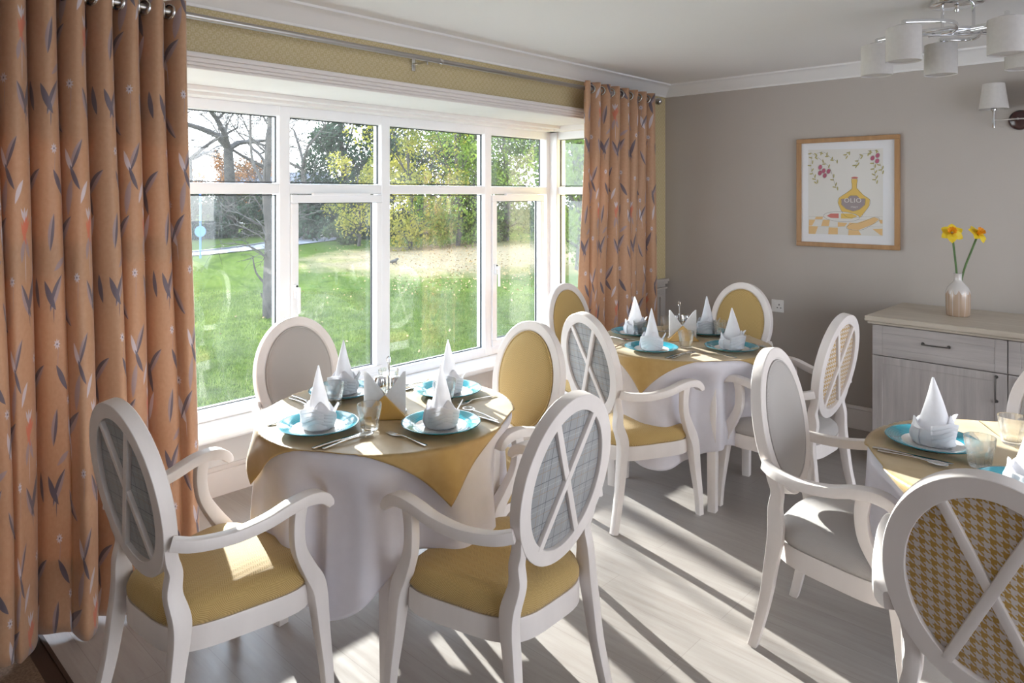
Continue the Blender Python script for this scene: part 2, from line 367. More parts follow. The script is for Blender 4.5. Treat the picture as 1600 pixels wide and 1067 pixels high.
# coving
def coving(pts):
    prof = [(0,-.085), (.012,-.085), (.014,-.074), (.03,-.062), (.05,-.045), (.075,-.026), (.10,-.013), (.118,-.011), (.120,0)]
    m = MB(); rings = []
    for (x, y, nx, ny) in pts: rings.append([Vector((x+nx*a, y+ny*a, H+b)) for a, b in prof])
    n = len(prof); fs = []; vs = [p for r in rings for p in r]
    for i in range(len(rings)-1):
        for k in range(n-1): fs.append((i*n+k, i*n+k+1, (i+1)*n+k+1, (i+1)*n+k))
    m.add(vs, fs); return m
struct(coving([(XL, DY, 1, -1), (DX, DY, -1, -1), (DX, YB, -1, 1)]).build('trim_coving', M_ceil, smooth=30))
# skirting
def skirt(name, x0, y0, x1, y1, nx, ny):
    m = MB(); prof = [(0,0), (.020,0), (.020,.115), (.015,.125), (.017,.132), (.008,.148), (0,.15)]
    rings = [[Vector((x+nx*a, y+ny*a, b)) for a, b in prof] for x, y in ((x0, y0), (x1, y1))]
    m.rings(rings, 7); struct(m.build(name, M_trim, smooth=30))
skirt('baseboard_right', DX, DY, DX, YB, -1, 0)
skirt('baseboard_back', BX1, DY, DX, DY, 0, -1)
skirt('baseboard_back_bay', BX0, BY, BX1, BY, 0, -1)
skirt('baseboard_right_bay', BX1, BY, BX1, DY, -1, 0)
# architrave over the bay opening
m = MB(); A0 = HEADZ
for z0, z1, d in ((A0-.008, A0+.006, .012), (A0+.006, A0+.020, .020), (A0+.020, A0+.038, .028), (A0+.038, A0+.058, .040)): m.box(OX0-.05, OX1+.05, DY-d, DY+.0, z0, z1)
m.box(OX1, OX1+.05, DY-.028, DY, 0, A0); m.box(OX0-.05, OX0, DY-.028, DY, 0, A0)
struct(m.build('trim_architrave', M_trim, smooth=0, bevel=.004))
# bay shell: low wall, side walls, soffit/roof, inner sill
m = MB(); m.box(BX0-.25, BX1+.25, BY, BY+.2, -.5, .385); m.box(BX1, BX1+.25, DY, BY+.2, -.5, .385); m.box(BX0-.25, BX0, DY, BY+.2, -.5, .385)
struct(m.build('wall_bay', M_paint, smooth=0))
m = MB(); m.box(BX0-.4, BX1+.4, DY+.25, BY+.32, HEADZ, HEADZ+.25); m.box(OX0, OX1, DY, DY+.25, HEADZ-.004, HEADZ)
m.box(BX0, BX1, BY-.10, BY, 2.045, HEADZ); m.box(BX0, BX1, BY-.16, BY-.10, 2.062, HEADZ); m.box(BX1-.10, BX1, DY+.02, BY, 2.045, HEADZ)
struct(m.build('ceiling_bay', M_paint, smooth=0, bevel=.006))
m = MB(); m.box(BX0-.02, BX1+.0, BY-.22, BY+.1, .350, .387); m.box(BX1-.10, BX1+.1, DY+.02, BY-.22, .350, .387); struct(m.build('trim_sill', M_upvc, smooth=0, bevel=.012))

# bay window: one frame in a plane, fixed lights and casements
GY = 3.65
def frame_bars(m, bars):
    for b in bars: m.box(*b)
win = bpy.data.objects.new('window_1', None); C.objects.link(win); win.location = (BX0, BY, .387); win['kind'] = 'structure'
def wp(m, name, mt, **k):
    o = m.build(name, mt, win, **k); o.matrix_parent_inverse = Matrix.Translation(-Vector(win.location)); return o
XM = [.42, 1.105, 1.999, 2.690, 3.600, 4.30]          # centres of the uprights
ZB, ZT0, ZT1, ZTOP = .387, 1.552, 1.620, 2.05
MW = .034
m = MB(); y0, y1 = GY-.045, GY+.035
m.box(BX0-.06, BX1+.03, y0, y1, ZB, ZB+.062); m.box(BX0-.06, BX1+.03, y0, y1, ZTOP-.062, ZTOP+.03); m.box(BX0-.06, BX1+.03, y0, y1, ZT0+.005, ZT1-.005)
for i, x in enumerate(XM):
    w = MW+.012 if i in (0, 5) else MW
    m.box(x-w, x+w, y0-.003, y1+.003, ZB, ZTOP)
m.box(4.29, 4.40, 3.53, 3.70, ZB, ZTOP+.03)              # corner post
wp(m, 'window_frame', M_upvc, smooth=0, bevel=.007)
m = MB()                                                  # right return
x0, x1 = 4.305, 4.385
m.box(x0, x1, DY+.05, 3.60, ZB, ZB+.062); m.box(x0, x1, DY+.05, 3.60, ZTOP-.062, ZTOP+.03); m.box(x0, x1, DY+.05, 3.60, ZT0+.005, ZT1-.005); m.box(x0-.003, x1, DY+.02, DY+.10, ZB, ZTOP)
wp(m, 'window_frame', M_upvc, smooth=0, bevel=.007)
m = MB(); x0, x1 = BX0-.06, BX0+.02
m.box(x0, x1, DY+.05, 3.60, ZB, ZB+.062); m.box(x0, x1, DY+.05, 3.60, ZTOP-.062, ZTOP+.03); m.box(x0, x1, DY+.05, 3.60, ZT0+.005, ZT1-.005)
wp(m, 'window_frame', M_upvc, smooth=0, bevel=.007)
for i in range(5):
    a, b = XM[i]+MW, XM[i+1]-MW
    if i == 4: b = XM[5]-.085
    for (z0, z1) in ((ZB+.062, ZT0), (ZT1, ZTOP-.062)):
        cas = (i in (0, 2, 4)) and z0 < 1
        g0, g1, h0, h1 = a, b, z0, z1
        if cas:
            t_ = .046; m = MB(); m.box(a, b, GY-.06, GY+.01, z0, z0+t_); m.box(a, b, GY-.06, GY+.01, z1-t_, z1); m.box(a, a+t_, GY-.06, GY+.01, z0+t_, z1-t_); m.box(b-t_, b, GY-.06, GY+.01, z0+t_, z1-t_)
            wp(m, 'casement', M_upvc, smooth=0, bevel=.006); g0, g1, h0, h1 = a+t_, b-t_, z0+t_, z1-t_
            m = MB(); zc = 1.02; m.box(a+.012, a+.034, GY-.078, GY-.06, zc-.045, zc+.03); m.box(a+.016, a+.030, GY-.10, GY-.078, zc-.01, zc+.015); m.box(a+.016, a+.030, GY-.11, GY-.095, zc-.13, zc+.015)
            wp(m, 'handle', M_upvc, smooth=0, bevel=.003)
            m = MB(); m.tube([(a+.023, GY-.084, zc+.02), (a+.023, GY-.076, zc+.02)], .006, 10); wp(m, 'handle_lock', M_seal)
            m = MB(); m.box(a+.13, b-.10, GY-.075, GY-.05, z1-.004, z1+.012); wp(m, 'trickle_vent', M_upvc, smooth=0, bevel=.003)
        s_ = .005; m = MB(); m.box(g0, g1, GY-.012, GY+.0, h0, h0+s_); m.box(g0, g1, GY-.012, GY, h1-s_, h1); m.box(g0, g0+s_, GY-.012, GY, h0, h1); m.box(g1-s_, g1, GY-.012, GY, h0, h1)
        wp(m, 'gasket', M_seal, smooth=0)
        m = MB(); m.box(g0, g1, GY-.002, GY+.002, h0, h1); wp(m, 'pane', M_pane, smooth=0)
for xx in (4.345, BX0-.02):
    for (z0, z1) in ((ZB+.062, ZT0), (ZT1, ZTOP-.062)):
        m = MB(); m.box(xx-.002, xx+.002, DY+.10, 3.53, z0, z1); wp(m, 'pane', M_pane, smooth=0)
        m = MB(); m.box(xx-.012, xx, DY+.10, 3.53, z0, z0+.005); m.box(xx-.012, xx, DY+.10, 3.53, z1-.005, z1); m.box(xx-.012, xx, 3.525, 3.53, z0, z1); wp(m, 'gasket', M_seal, smooth=0)

# ------------------------------------------------------------------ curtains and rail
RY, RZ = 2.855, 2.266
M_rod = mat('dull_nickel', (.42,.40,.38), .3, 1)[0]
rod = thing('curtain_rod', 'long brushed steel curtain rod above the bay window', 'curtain rod', (2.5, RY, RZ))
m = MB(); m.tube([(-2.4, 0, 0), (2.18, 0, 0)], .0135, 16); m.build('pole', M_rod, rod)
m = MB(); m.tube([(-.02, 0, 0), (.0, 0, 0)], .0155, 16); m.build('joint_collar', M_steel, rod)
m = MB(); m.lathe([(.001,-.0), (.018,.0), (.026,.008), (.028,.02), (.022,.034), (.012,.040), (.001,.041)], 20); o = m.build('finial', M_steel, rod); o.location = (2.17, 0, 0); o.rotation_euler = (0, pi/2, 0)
for bx in (-.10, 2.1):
    m = MB(); m.tube([(bx, 0, -.012), (bx, .06, -.014), (bx, .118, -.012)], .006, 10); m.tube([(bx, 0, -.03), (bx, 0, -.013)], .004, 8); m.box(bx-.012, bx+.012, .112, .119, -.05, .03); m.build('bracket', M_steel, rod, bevel=.002)
def smooth01(t): t = max(0, min(1, t)); return t*t*(3-2*t)
def curtain(name, label, x0, x1, xb0, xb1, nf, zt, zb, L, amp, ph, seed, lean=0):
    rt = thing(name, label, 'curtain', ((x0+x1)/2, RY, zb), 0, 'pair of copper floral curtains')
    rr = random.Random(seed); jit = [rr.uniform(-.5, .5) for _ in range(64)]; am = [rr.uniform(.75, 1.25) for _ in range(64)]
    def pos(u, v):          # v 0 top..1 bottom
        xa = x0+(x1-x0)*u; xb = xb0+(xb1-xb0)*u
        k = smooth01(v*1.1); th = 2*pi*nf*u+ph
        i = int(nf*2*u) % 60; a_ = am[i]*(1-((nf*2*u) % 1))+am[i+1]*((nf*2*u) % 1)
        j_ = jit[i]*(1-smooth01((nf*2*u) % 1))+jit[i+1]*smooth01((nf*2*u) % 1)
        kk = smooth01(v*2.5); fine = (1.15-2.1*abs(sin(th/2))**.75)*kk+cos(th)*(1-kk); low = sin(th*.5+1.1+.5*sin(th*.25))
        y = amp*(fine*(1-.45*k)+.75*k*low)*(1+(a_-1)*k) + .02*k*sin(th*.31+2)
        x = xa*(1-k)+xb*k + j_*.02*k - .0105*sin(th)*(1-.3*k)
        return Vector((x-(x0+x1)/2, y+lean*k, zt-(zt-zb)*v-zb + .012*sin(th*.5)*smooth01((v-.9)*10)))
    nu, nv = int(nf*22), 60; m = MB(); m.grid(lambda u, v: pos(u, v), nu, nv, lambda u, v: (u*L, 3+(1-v)*(zt-zb)))
    m.build('fabric', M_curt, rt, smooth=180, solid=.0025)
    # eyelets where the cloth crosses the rod
    prev = None
    for i in range(int(nf*60)):
        u = i/(nf*60); p = pos(u, .016)
        if prev is not None and prev.y*p.y < 0:
            d = p-prev; ang = atan2(d.y, d.x); e_ = MB(); e_.tube([(0, .027*cos(2*pi*j/20), .027*sin(2*pi*j/20)) for j in range(20)], .006, 8, closed=True)
            o = e_.build('eyelet', M_steel, rt); o.location = (p.x, 0, RZ-zb); o.rotation_euler = (0, 0, ang+pi/2)
        prev = p
    return rt
curtain('floor_length_curtain', 'copper floral floor length curtain hanging at the left of the bay window', .10, 1.135, .12, 1.17, 11.5, 2.31, .012, 3.1, .048, .6, 3, -.035)
curtain('floor_length_curtain', 'copper floral curtain on the right end of the rod, beside the grey wall', 3.74, 4.60, 3.68, 4.63, 7.5, 2.31, .012, 2.3, .046, 2.2, 8)

# ------------------------------------------------------------------ chairs
def back_y(z): return -.265-.187*(z-.736)
TILT = math.atan(.187)
def oval(a, b, t):          # point of the back ellipse and its in-plane outward normal
    x = a*cos(t); s_ = b*sin(t); n = Vector((cos(t)/a, 0, 0)) ; nz = sin(t)/b; l = hypot(cos(t)/a, nz)
    up = Vector((0, -sin(TILT), cos(TILT))); zc = .736
    c = Vector((0, back_y(zc), zc)); return c+Vector((x, 0, 0))+up*s_, (Vector((1, 0, 0))*(cos(t)/a)+up*nz)/l
PN = Vector((0, cos(TILT), sin(TILT)))    # towards the sitter
UP = Vector((0, -sin(TILT), cos(TILT)))
def seat_outline(s, n=56):
    out = []
    for k in range(n):
        a = 2*pi*k/n; ca, sa = cos(a), sin(a); r = (abs(ca)**4.2+abs(sa)**4.2)**(-1/4.2)
        ly = sa*r; y = -.028+.215*ly*s; w = .228+.050*ly; x = w*ca*r*s
        if ly > 0: y += .022*(1-(ca*r)**2)*s
        out.append((x, y))
    return out
def make_chair(label, seat_m, front_m, rear_m, group):
    t = thing('armchair', label, 'chair', group=group)
    n = 64; rings = []; sec = [(-.0225,-.0185), (-.021,-.020), (.0215,-.020), (.023,-.0185), (.0235,0), (.023,.017), (.020,.020), (-.012,.020), (-.0195,.016), (-.0225,.010)]
    for k in range(n):
        p, nn = oval(.181, .233, 2*pi*k/n); rings.append([p+nn*a+PN*b for a, b in sec])
    m = MB(); m.rings(rings, len(sec), closed=True); bf = m.build('back_frame', M_chair, t, smooth=28)
    def disc(m, a, b, prof, yoff):
        rg = []; N = 48
        for sc, d in prof: rg.append([oval(a*sc, b*sc, 2*pi*k/N)[0]+PN*(yoff+d) for k in range(N)])
        m.rings(rg, N, cap=True)
    m = MB(); disc(m, .1615, .2135, [(.99,-.006), (1,.0), (.985,.008), (.94,.014), (.8,.0185), (.5,.021), (.1,.022)], .008); bp = m.build('back_pad', front_m, t, smooth=60)
    m = MB(); m.tube([oval(.157, .209, 2*pi*k/56)[0]+PN*.0185 for k in range(56)], .0038, 8, closed=True); m.build('piping', front_m, bp)
    m = MB(); disc(m, .161, .213, [(1,.0), (.98,-.003), (.1,-.004)], -.004); m.build('rear_panel', rear_m, t, smooth=60)
    for sg in (1, -1):
        a0, a1 = radians(90-sg*31), radians(270-sg*31)
        p0, p1 = oval(.166, .218, a0)[0], oval(.166, .218, a1)[0]; m = MB()
        m.sweep([(*(p0-PN*(.0125+.001*sg)), .021, .015), (*(p1-PN*(.0125+.001*sg)), .021, .015)], PN, ch=.1); m.build('cross_bar', M_chair, t, smooth=30)
    for sg in (1, -1):
        arm = cr([(.196,-.250,.632,.028,.036), (.226,-.200,.620,.032,.035), (.254,-.11,.616,.036,.034), (.272,-.02,.628,.040,.034), (.281,.05,.647,.044,.034), (.283,.10,.654,.046,.034), (.283,.138,.650,.047,.036), (.283,.162,.640,.046,.034), (.283,.178,.624,.045,.030), (.283,.182,.612,.043,.020)], 5)
        m = MB(); m.sweep([(sg*p[0], *p[1:]) for p in arm], (0, 0, 1) , ch=.32) if False else None
        rings = []
        N = len(arm)
        for i, q in enumerate(arm):      # keep the width axis level so the nose can roll under
            p = Vector((sg*q[0], q[1], q[2])); A = Vector((sg*arm[min(i+1, N-1)][0], *arm[min(i+1, N-1)][1:3])); B = Vector((sg*arm[max(i-1, 0)][0], *arm[max(i-1, 0)][1:3]))
            tt = (A-B).normalized(); h = Vector((tt.x, tt.y, 0)); h = h.normalized() if i < N-7 else Vector((0, 1, 0)); a = Vector((h.y, -h.x, 0)); b = a.cross(tt).normalized()
            w, th = q[3]/2, q[4]/2; c = .28*th
            s8 = [(-w+c, -th), (w-c, -th), (w-.3*c, -th+.3*c), (w, -th+c), (w, th-c), (w-.3*c, th-.3*c), (w-c, th), (-w+c, th), (-w+.3*c, th-.3*c), (-w, th-c), (-w, -th+c), (-w+.3*c, -th+.3*c)]
            rings.append([p+a*u+b*v for u, v in s8])
        m.rings(rings, 12); m.build('armrest', M_chair, t, smooth=40)
        fl = cr([(.279,.085,.640,.030,.042), (.278,.078,.58,.030,.038), (.272,.088,.51,.032,.038), (.260,.125,.44,.036,.044), (.249,.158,.385,.042,.050), (.248,.172,.33,.046,.048), (.253,.183,.22,.038,.040), (.262,.194,.10,.031,.033), (.267,.198,0,.028,.029)], 5)
        m = MB(); m.sweep([(sg*p[0], *p[1:]) for p in fl], (0, 1, 0), ch=.09); m.build('leg', M_chair, t, smooth=40)
        rl = cr([(.168, back_y(.62), .620,.022,.034), (.158, back_y(.575), .575,.028,.036), (.153,back_y(.53)+.004,.53,.032,.038), (.157,-.228,.475,.033,.044), (.175,-.218,.41,.035,.052), (.181,-.221,.36,.036,.048), (.184,-.232,.29,.036,.042), (.188,-.248,.18,.034,.036), (.195,-.272,.07,.032,.032), (.199,-.290,0,.031,.030)], 5)
        m = MB(); m.sweep([(sg*p[0], *p[1:]) for p in rl], (0, 1, 0), ch=.08); m.build('leg', M_chair, t, smooth=40)
    m = MB(); o1, o2 = seat_outline(.985), seat_outline(.885); N = len(o1)
    rg = [[Vector((x, y, z)) for x, y in o] for o, z in ((o1,.306), (o1,.366), (seat_outline(.975),.372), (o2,.372), (o2,.306))]
    m.rings(rg, N, cap=False); m.add([p for p in rg[0]+rg[4]], [(k, N+k, N+(k+1) % N, (k+1) % N) for k in range(N)]); m.build('seat_rail', M_chair, t, smooth=40)
    m = MB(); prof = [(.90,.366), (.955,.372), (.985,.384), (.985,.398), (.955,.418), (.88,.432), (.7,.443), (.4,.449), (.05,.451)]
    m.rings([[Vector((x, y, z)) for x, y in seat_outline(s)] for s, z in prof], N); m.build('seat_cushion', seat_m, t, smooth=70)
    return t
GYC = 'cream wood armchairs with mustard seats'; GGC = 'cream wood armchairs with pale grey seats'
yc = make_chair('', M_yel, M_yel, M_plaid, GYC)
gc = make_chair('', M_gry, M_gry, M_hound, GGC)
CH = [  # kind, x, y, facing degrees, label
 ('y', .974, 2.138, 4.8, 'white armchair with mustard seat, nearest the left curtain, grey check back turned to the viewer'),
 ('y', 1.580, 1.545, 91, 'mustard seated armchair in the centre foreground, grey check crossed back, before the nearest gold cloth'),
 ('g', 1.669, 2.65, -93, 'white armchair with pale grey oval back standing against the big window, behind the left table'),
 ('y', 2.055, 2.085, 178, 'armchair whose oval mustard back front faces the left table from its right side'),
 ('y', 2.996, 1.979, -14.2, 'armchair with sunlit mustard seat and grey check crossed back at the far corner table'),
 ('y', 3.50, 2.52, -91, 'mustard oval backed armchair farthest left at the corner table, between window and curtain'),
 ('y', 4.02, 2.015, 178, 'mustard oval backed armchair against the grey wall beside the power socket'),
 ('g', 3.537, 1.435, 86, 'armchair with small houndstooth crossed back between the corner table and the sideboard'),
 ('g', 2.550, .769, -88, 'pale grey upholstered armchair seen from the side, its sunlit seat facing the right table'),
 ('g', 2.0, .27, 0.5, 'largest nearest armchair at bottom right, mustard houndstooth back with crossed bars'),
 ('g', 2.90, .24, 180, 'grey oval backed armchair cut by the right edge, in front of the sideboard')]
used = set()
for k, x_, y_, a_, lb in CH:
    src = yc if k == 'y' else gc
    if k not in used:
        used.add(k); src.location = (x_, y_, 0); src.rotation_euler = (0, 0, radians(a_-90)); src['label'] = lb
    else: dup(src, (x_, y_, 0), radians(a_-90), lb)

# ------------------------------------------------------------------ tables, cloths
R_T, ZTAB = .45, .745
def table_proto():
    t = thing('round_table', '', 'table', group='round dining tables'); m = MB()
    m.lathe([(.001,.715), (R_T-.012,.715), (R_T,.722), (R_T,.738), (R_T-.006,.7455), (.001,.7455)], 64); m.build('tabletop', M_chair, t)
    m = MB()
    for a in range(4):
        Mx = Matrix.Rotation(a*pi/2, 4, 'Z'); m.box(-.25, .25, .265, .285, .635, .715, Mx)
    m.build('apron', M_chair, t, smooth=0)
    for sx in (-1, 1):
        for sy in (-1, 1):
            m = MB(); m.sweep([(sx*.273, sy*.273, .715, .050, .050), (sx*.273, sy*.273, .35, .046, .046), (sx*.273, sy*.273, 0, .040, .040)], (0, 1, 0), ch=.06); m.build('leg', M_chair, t, smooth=30)
    return t
TABS = [((1.60, 2.126), 8, 'round table by the bay window, at the left under its own tablecloth'),
        ((3.43, 1.95), 8, 'round table in the far corner by the grey wall'),
        ((2.56, .27), 4, 'round table at the right edge in front of the sideboard')]
def drape(rad_fn, ang, zt, off, nfold, amp, seed, nr, hang=1.0, nphi=360, props=()):
    r = R_T+off
    def fn(u, v):
        ph = 2*pi*u; RM = rad_fn(ph); rho = v*RM; ph2 = ph+ang
        if rho <= r-.004: return Vector((rho*cos(ph2), rho*sin(ph2), zt+.0006*sin(rho*40*cos(ph)+seed)+.0006*sin(rho*60*sin(ph))))
        d = rho-(r-.004); w = smooth01(d/.30)
        f = sin(nfold*ph2+seed+1.2*sin(2*ph2+seed)); f = .62*f+.25*sin(2*(nfold*ph2+seed))+.28*sin((nfold*2-3)*ph2+seed*2)
        rad = r+min(d, .004)*.8+d*.085*hang+amp*w*f*1.15
        for pa, pd in props:            # the cloth gives way behind a chair's front leg
            dl = (ph2-pa+pi) % (2*pi)-pi; g_ = exp(-(dl*.45/.075)**2)*smooth01((d-.02)/.12)
            rad += g_*(min(rad, max(.375, pd-.040)+off*.5)-rad)
        z = zt-max(0, d-.004)*.985-.004*w*f
        q = ph2+.03*w*sin(nfold*ph2+seed+1.2)/3
        return Vector((rad*cos(q), rad*sin(q), z if d >= .004 else zt))
    m = MB(); m.grid(fn, nphi, nr); return m
def square_r(half): return lambda ph: half/max(abs(cos(ph)), abs(sin(ph)))
def round_r(base, wob): return lambda ph: base*(1+wob*cos(4*ph)+.012*sin(3*ph+1))
tb = table_proto(); cloths = []
LT = ['left table by the bay window', 'far corner table', 'right table by the sideboard']
for i, ((tx, ty), ang, lb) in enumerate(TABS):
    if i == 0: tb.location = (tx, ty, 0); tb.rotation_euler = (0, 0, radians(ang)); tb['label'] = lb
    else: dup(tb, (tx, ty, 0), radians(ang), lb)
    wang = radians((28, 22, 40)[i]); fa = (.052, .052, .012)[i]; wr = (round_r(.885, .125), round_r(.94, .05), round_r(.745, .03))[i]; oang = radians((30, 52, 30)[i])
    legs = []; posts = []
    for _, cx_, cy_, ca_, _l in CH:
        th_ = radians(ca_)
        for sx_ in (-.266, -.19, .19, .266):
            lx_, ly_ = cx_+.19*cos(th_)+sx_*sin(th_)-tx, cy_+.19*sin(th_)-sx_*cos(th_)-ty
            if hypot(lx_, ly_) < .62: legs.append((atan2(ly_, lx_), hypot(lx_, ly_)))
            if abs(sx_) > .2 and hypot(lx_, ly_) < .56: posts.append((atan2(ly_, lx_), hypot(lx_, ly_)+.02))
    c = drape(wr, wang, .7485, .004, 7, fa, 1.0+i*1.7, 90, props=legs).build('white_tablecloth', M_cloth, smooth=180, solid=.0012)
    c.location = (tx, ty, 0); tag(c, 'white floor sweeping tablecloth on the '+LT[i], 'tablecloth', 'white round table tablecloths')
    c = drape(square_r(.452), oang, .7515, .015, 7, fa, 1.0+i*1.7, 60, hang=1.15, props=posts).build('gold_overlay_cloth', M_over, smooth=180, solid=.0012)
    c.location = (tx, ty, 0); tag(c, 'square gold overlay cloth with pointed hanging corners on the '+LT[i], 'tablecloth', 'gold overlay cloths')

# ------------------------------------------------------------------ place settings
ZC = .7530
def plate_mat():
    m, t = mat('turquoise_rim_glaze', (.8,.8,.78), .12, coat=.6); v = t.coord('Object'); s = t.new('ShaderNodeSeparateXYZ'); t.l.new(v, s.inputs[0])
    r = t.math('SQRT', t.math('ADD', t.math('MULTIPLY', s.outputs[0], s.outputs[0]), t.math('MULTIPLY', s.outputs[1], s.outputs[1])))
    st = t.rng(t.math('SINE', t.math('MULTIPLY', t.math('ADD', r, t.math('MULTIPLY', t.noise(v, 9, 2), .01)), 900)), -1, 1)
    blue = t.mix(st, (.015,.26,.36), (.04,.38,.49)); blue = t.mix(t.math('GREATER_THAN', r, .1325), blue, (.02,.22,.30))
    k = t.math('MULTIPLY', t.math('GREATER_THAN', r, .088), t.math('GREATER_THAN', s.outputs[2], .0075)); edge = t.rng(r, .1345, .136, 1, 1)
    setcol(t, t.mix(k, (.80,.79,.77), blue)); return m
M_plate = plate_mat()
m = MB(); m.lathe([(.001,.004), (.070,.004), (.082,.0055), (.092,.012), (.110,.0175), (.130,.0215), (.1355,.0225), (.1365,.0215), (.1355,.0195), (.112,.013), (.095,.0065), (.085,0), (.070,-.0), (.068,.002), (.001,.002)], 64)
plate = m.build('dinner_plate', M_plate, smooth=60)
def napkin_proto():
    t = thing('folded_napkin', '', 'napkin'); n = 48
    rg = []
    for k in range(26):
        h = k/25; z = .012+.20*h; r = .060*(1-h)**.98+.0028
        rg.append([Vector((r*(1.10 if cos(a) > 0 else 1)*cos(a)+.006*sin(h*3), r*.78*(1+.07*cos(3*a+h*4))*sin(a), z)) for a in (2*pi*i/n for i in range(n))])
    m = MB(); m.rings(rg, n); m.build('pointed_peak', M_napk, t, smooth=60)
    def band(a0, a1, r0, grow, tops, seed):
        m = MB()
        def fn(u, v):
            a = a0+(a1-a0)*u; top = .050+sum(h_*exp(-((u-c_)/w_)**2) for c_, w_, h_ in tops)
            pk = sum(exp(-((u-c_)/w_)**2) for c_, w_, h_ in tops); cr_ = noise.noise(Vector((cos(a)*3, sin(a)*3, v*2.2+seed)))
            r = r0+grow*u+.002*v+.006*sin(pi*v)-.002*pk*v*v+.0045*cr_
            return Vector((r*cos(a), r*.94*sin(a), .004+top*v))
        m.grid(fn, 64, 12); m.build('folded_cuff', M_napk, t, smooth=55, solid=.0025)
    band(-.4, 4.6, .053, .004, [(.12,.10,.048), (.62,.10,.022)], 1)
    band(2.6, 7.6, .050, .004, [(.25,.12,.030), (.80,.10,.040)], 5)
    m = MB()      # turned-down pleats crossing the front of the cuff
    for j in range(4):
        def fn(u, v, j=j):
            a = -1.1+2.1*u; zc_ = .088-.013*j-.040*abs(u-.38-.04*j); r = .0605+.0022*(4-j)+.005*(1-v)*(1-abs(2*u-1))
            return Vector((r*cos(a), r*.94*sin(a), zc_-.016*v))
        m.grid(fn, 22, 3)
    m.build('pleat', M_napk, t, smooth=50, solid=.0018)
    m = MB(); m.add([(.030,.040,.050), (.010,.055,.052), (.040,.066,.096), (.024,.070,.088)], [(0,1,3,2)]); m.build('corner_flap', M_napk, t, smooth=0, solid=.003)
    m = MB(); m.lathe([(.001,.005), (.045,.005), (.05,.02), (.03,.05), (.001,.052)], 32); m.build('folded_base', M_napk, t)
    return t
napk = napkin_proto()
def mk_fork():
    m = MB(); m.sweep(cr([(0,-.095,.002,.014,.002), (0,-.07,.003,.012,.0022), (0,-.02,.006,.006,.0024), (0,.02,.008,.006,.0024), (0,.035,.006,.012,.002), (0,.048,.004,.021,.0016), (0,.056,.003,.023,.0016)], 4), (0,0,1), ch=.3)
    for k in range(4):
        x = -.0093+k*.0062; m.sweep([(x,.055,.003,.0034,.0016), (x,.075,.0015,.003,.0016), (x*.95,.098,.004,.0018,.0012)], (0,0,1), ch=.3)
    return m
def mk_knife():
    m = MB(); m.sweep(cr([(0,-.105,.003,.014,.004), (0,-.06,.004,.013,.005), (0,-.01,.004,.010,.005), (0,.0,.004,.010,.004)], 3), (0,0,1), ch=.3)
    m.sweep(cr([(0,0,.004,.010,.003), (.001,.02,.004,.018,.002), (.001,.07,.004,.019,.0014), (0,.10,.004,.014,.0012), (-.004,.112,.004,.004,.001)], 4), (0,0,1), ch=.1); return m
def mk_spoon():
    m = MB(); m.sweep(cr([(0,-.095,.002,.014,.002), (0,-.07,.003,.012,.0022), (0,-.01,.007,.006,.0026), (0,.035,.007,.006,.0024), (0,.05,.004,.008,.002)], 4), (0,0,1), ch=.3)
    def fn(u, v):
        a = 2*pi*u; r = v; x = .0195*r*cos(a); y = .072+.029*r*sin(a)*(1-.12*sin(a)); return Vector((x, y, .0015+.0065*r*r))
    g = MB(); m.grid(fn, 28, 6); m.uv = None; return m
fork = mk_fork().build('fork', M_cutl); knife = mk_knife().build('knife', M_cutl); spoon = mk_spoon().build('spoon', M_cutl, solid=.0012)
def facet(a, z):
    if z > .058: return 1.0
    k = smooth01((.058-z)/.012) if z > .046 else 1.0
    s = (a % (2*pi/9))-(pi/9); return 1-k*.0+k*(cos(pi/9)/cos(s)*1.035-1)
m = MB(); m.lathe([(.001,0), (.026,0), (.0285,.002), (.030,.012), (.0325,.030), (.0350,.046), (.0375,.056), (.0395,.066), (.0415,.087), (.0412,.0885), (.0398,.088), (.0375,.066), (.0345,.052), (.0300,.030), (.0270,.014), (.022,.011), (.001,.0105)], 54, mod=facet)
tumbler = m.build('tumbler', M_glass, smooth=30)
protos = [plate, napk, fork, knife, spoon, tumbler]; first = {}
def place(src, loc, rz, label, cat, group):
    if src.name not in first:
        first[src.name] = 1; src.location = loc; src.rotation_euler = (0, 0, rz); tag(src, label, cat, group); return src
    o = dup(src, loc, rz, label, group); o['category'] = cat; return o
SIDE = {0: 'nearest the viewer', 90: 'beside the bay window', 180: 'on the side away from the viewer', 270: ''}
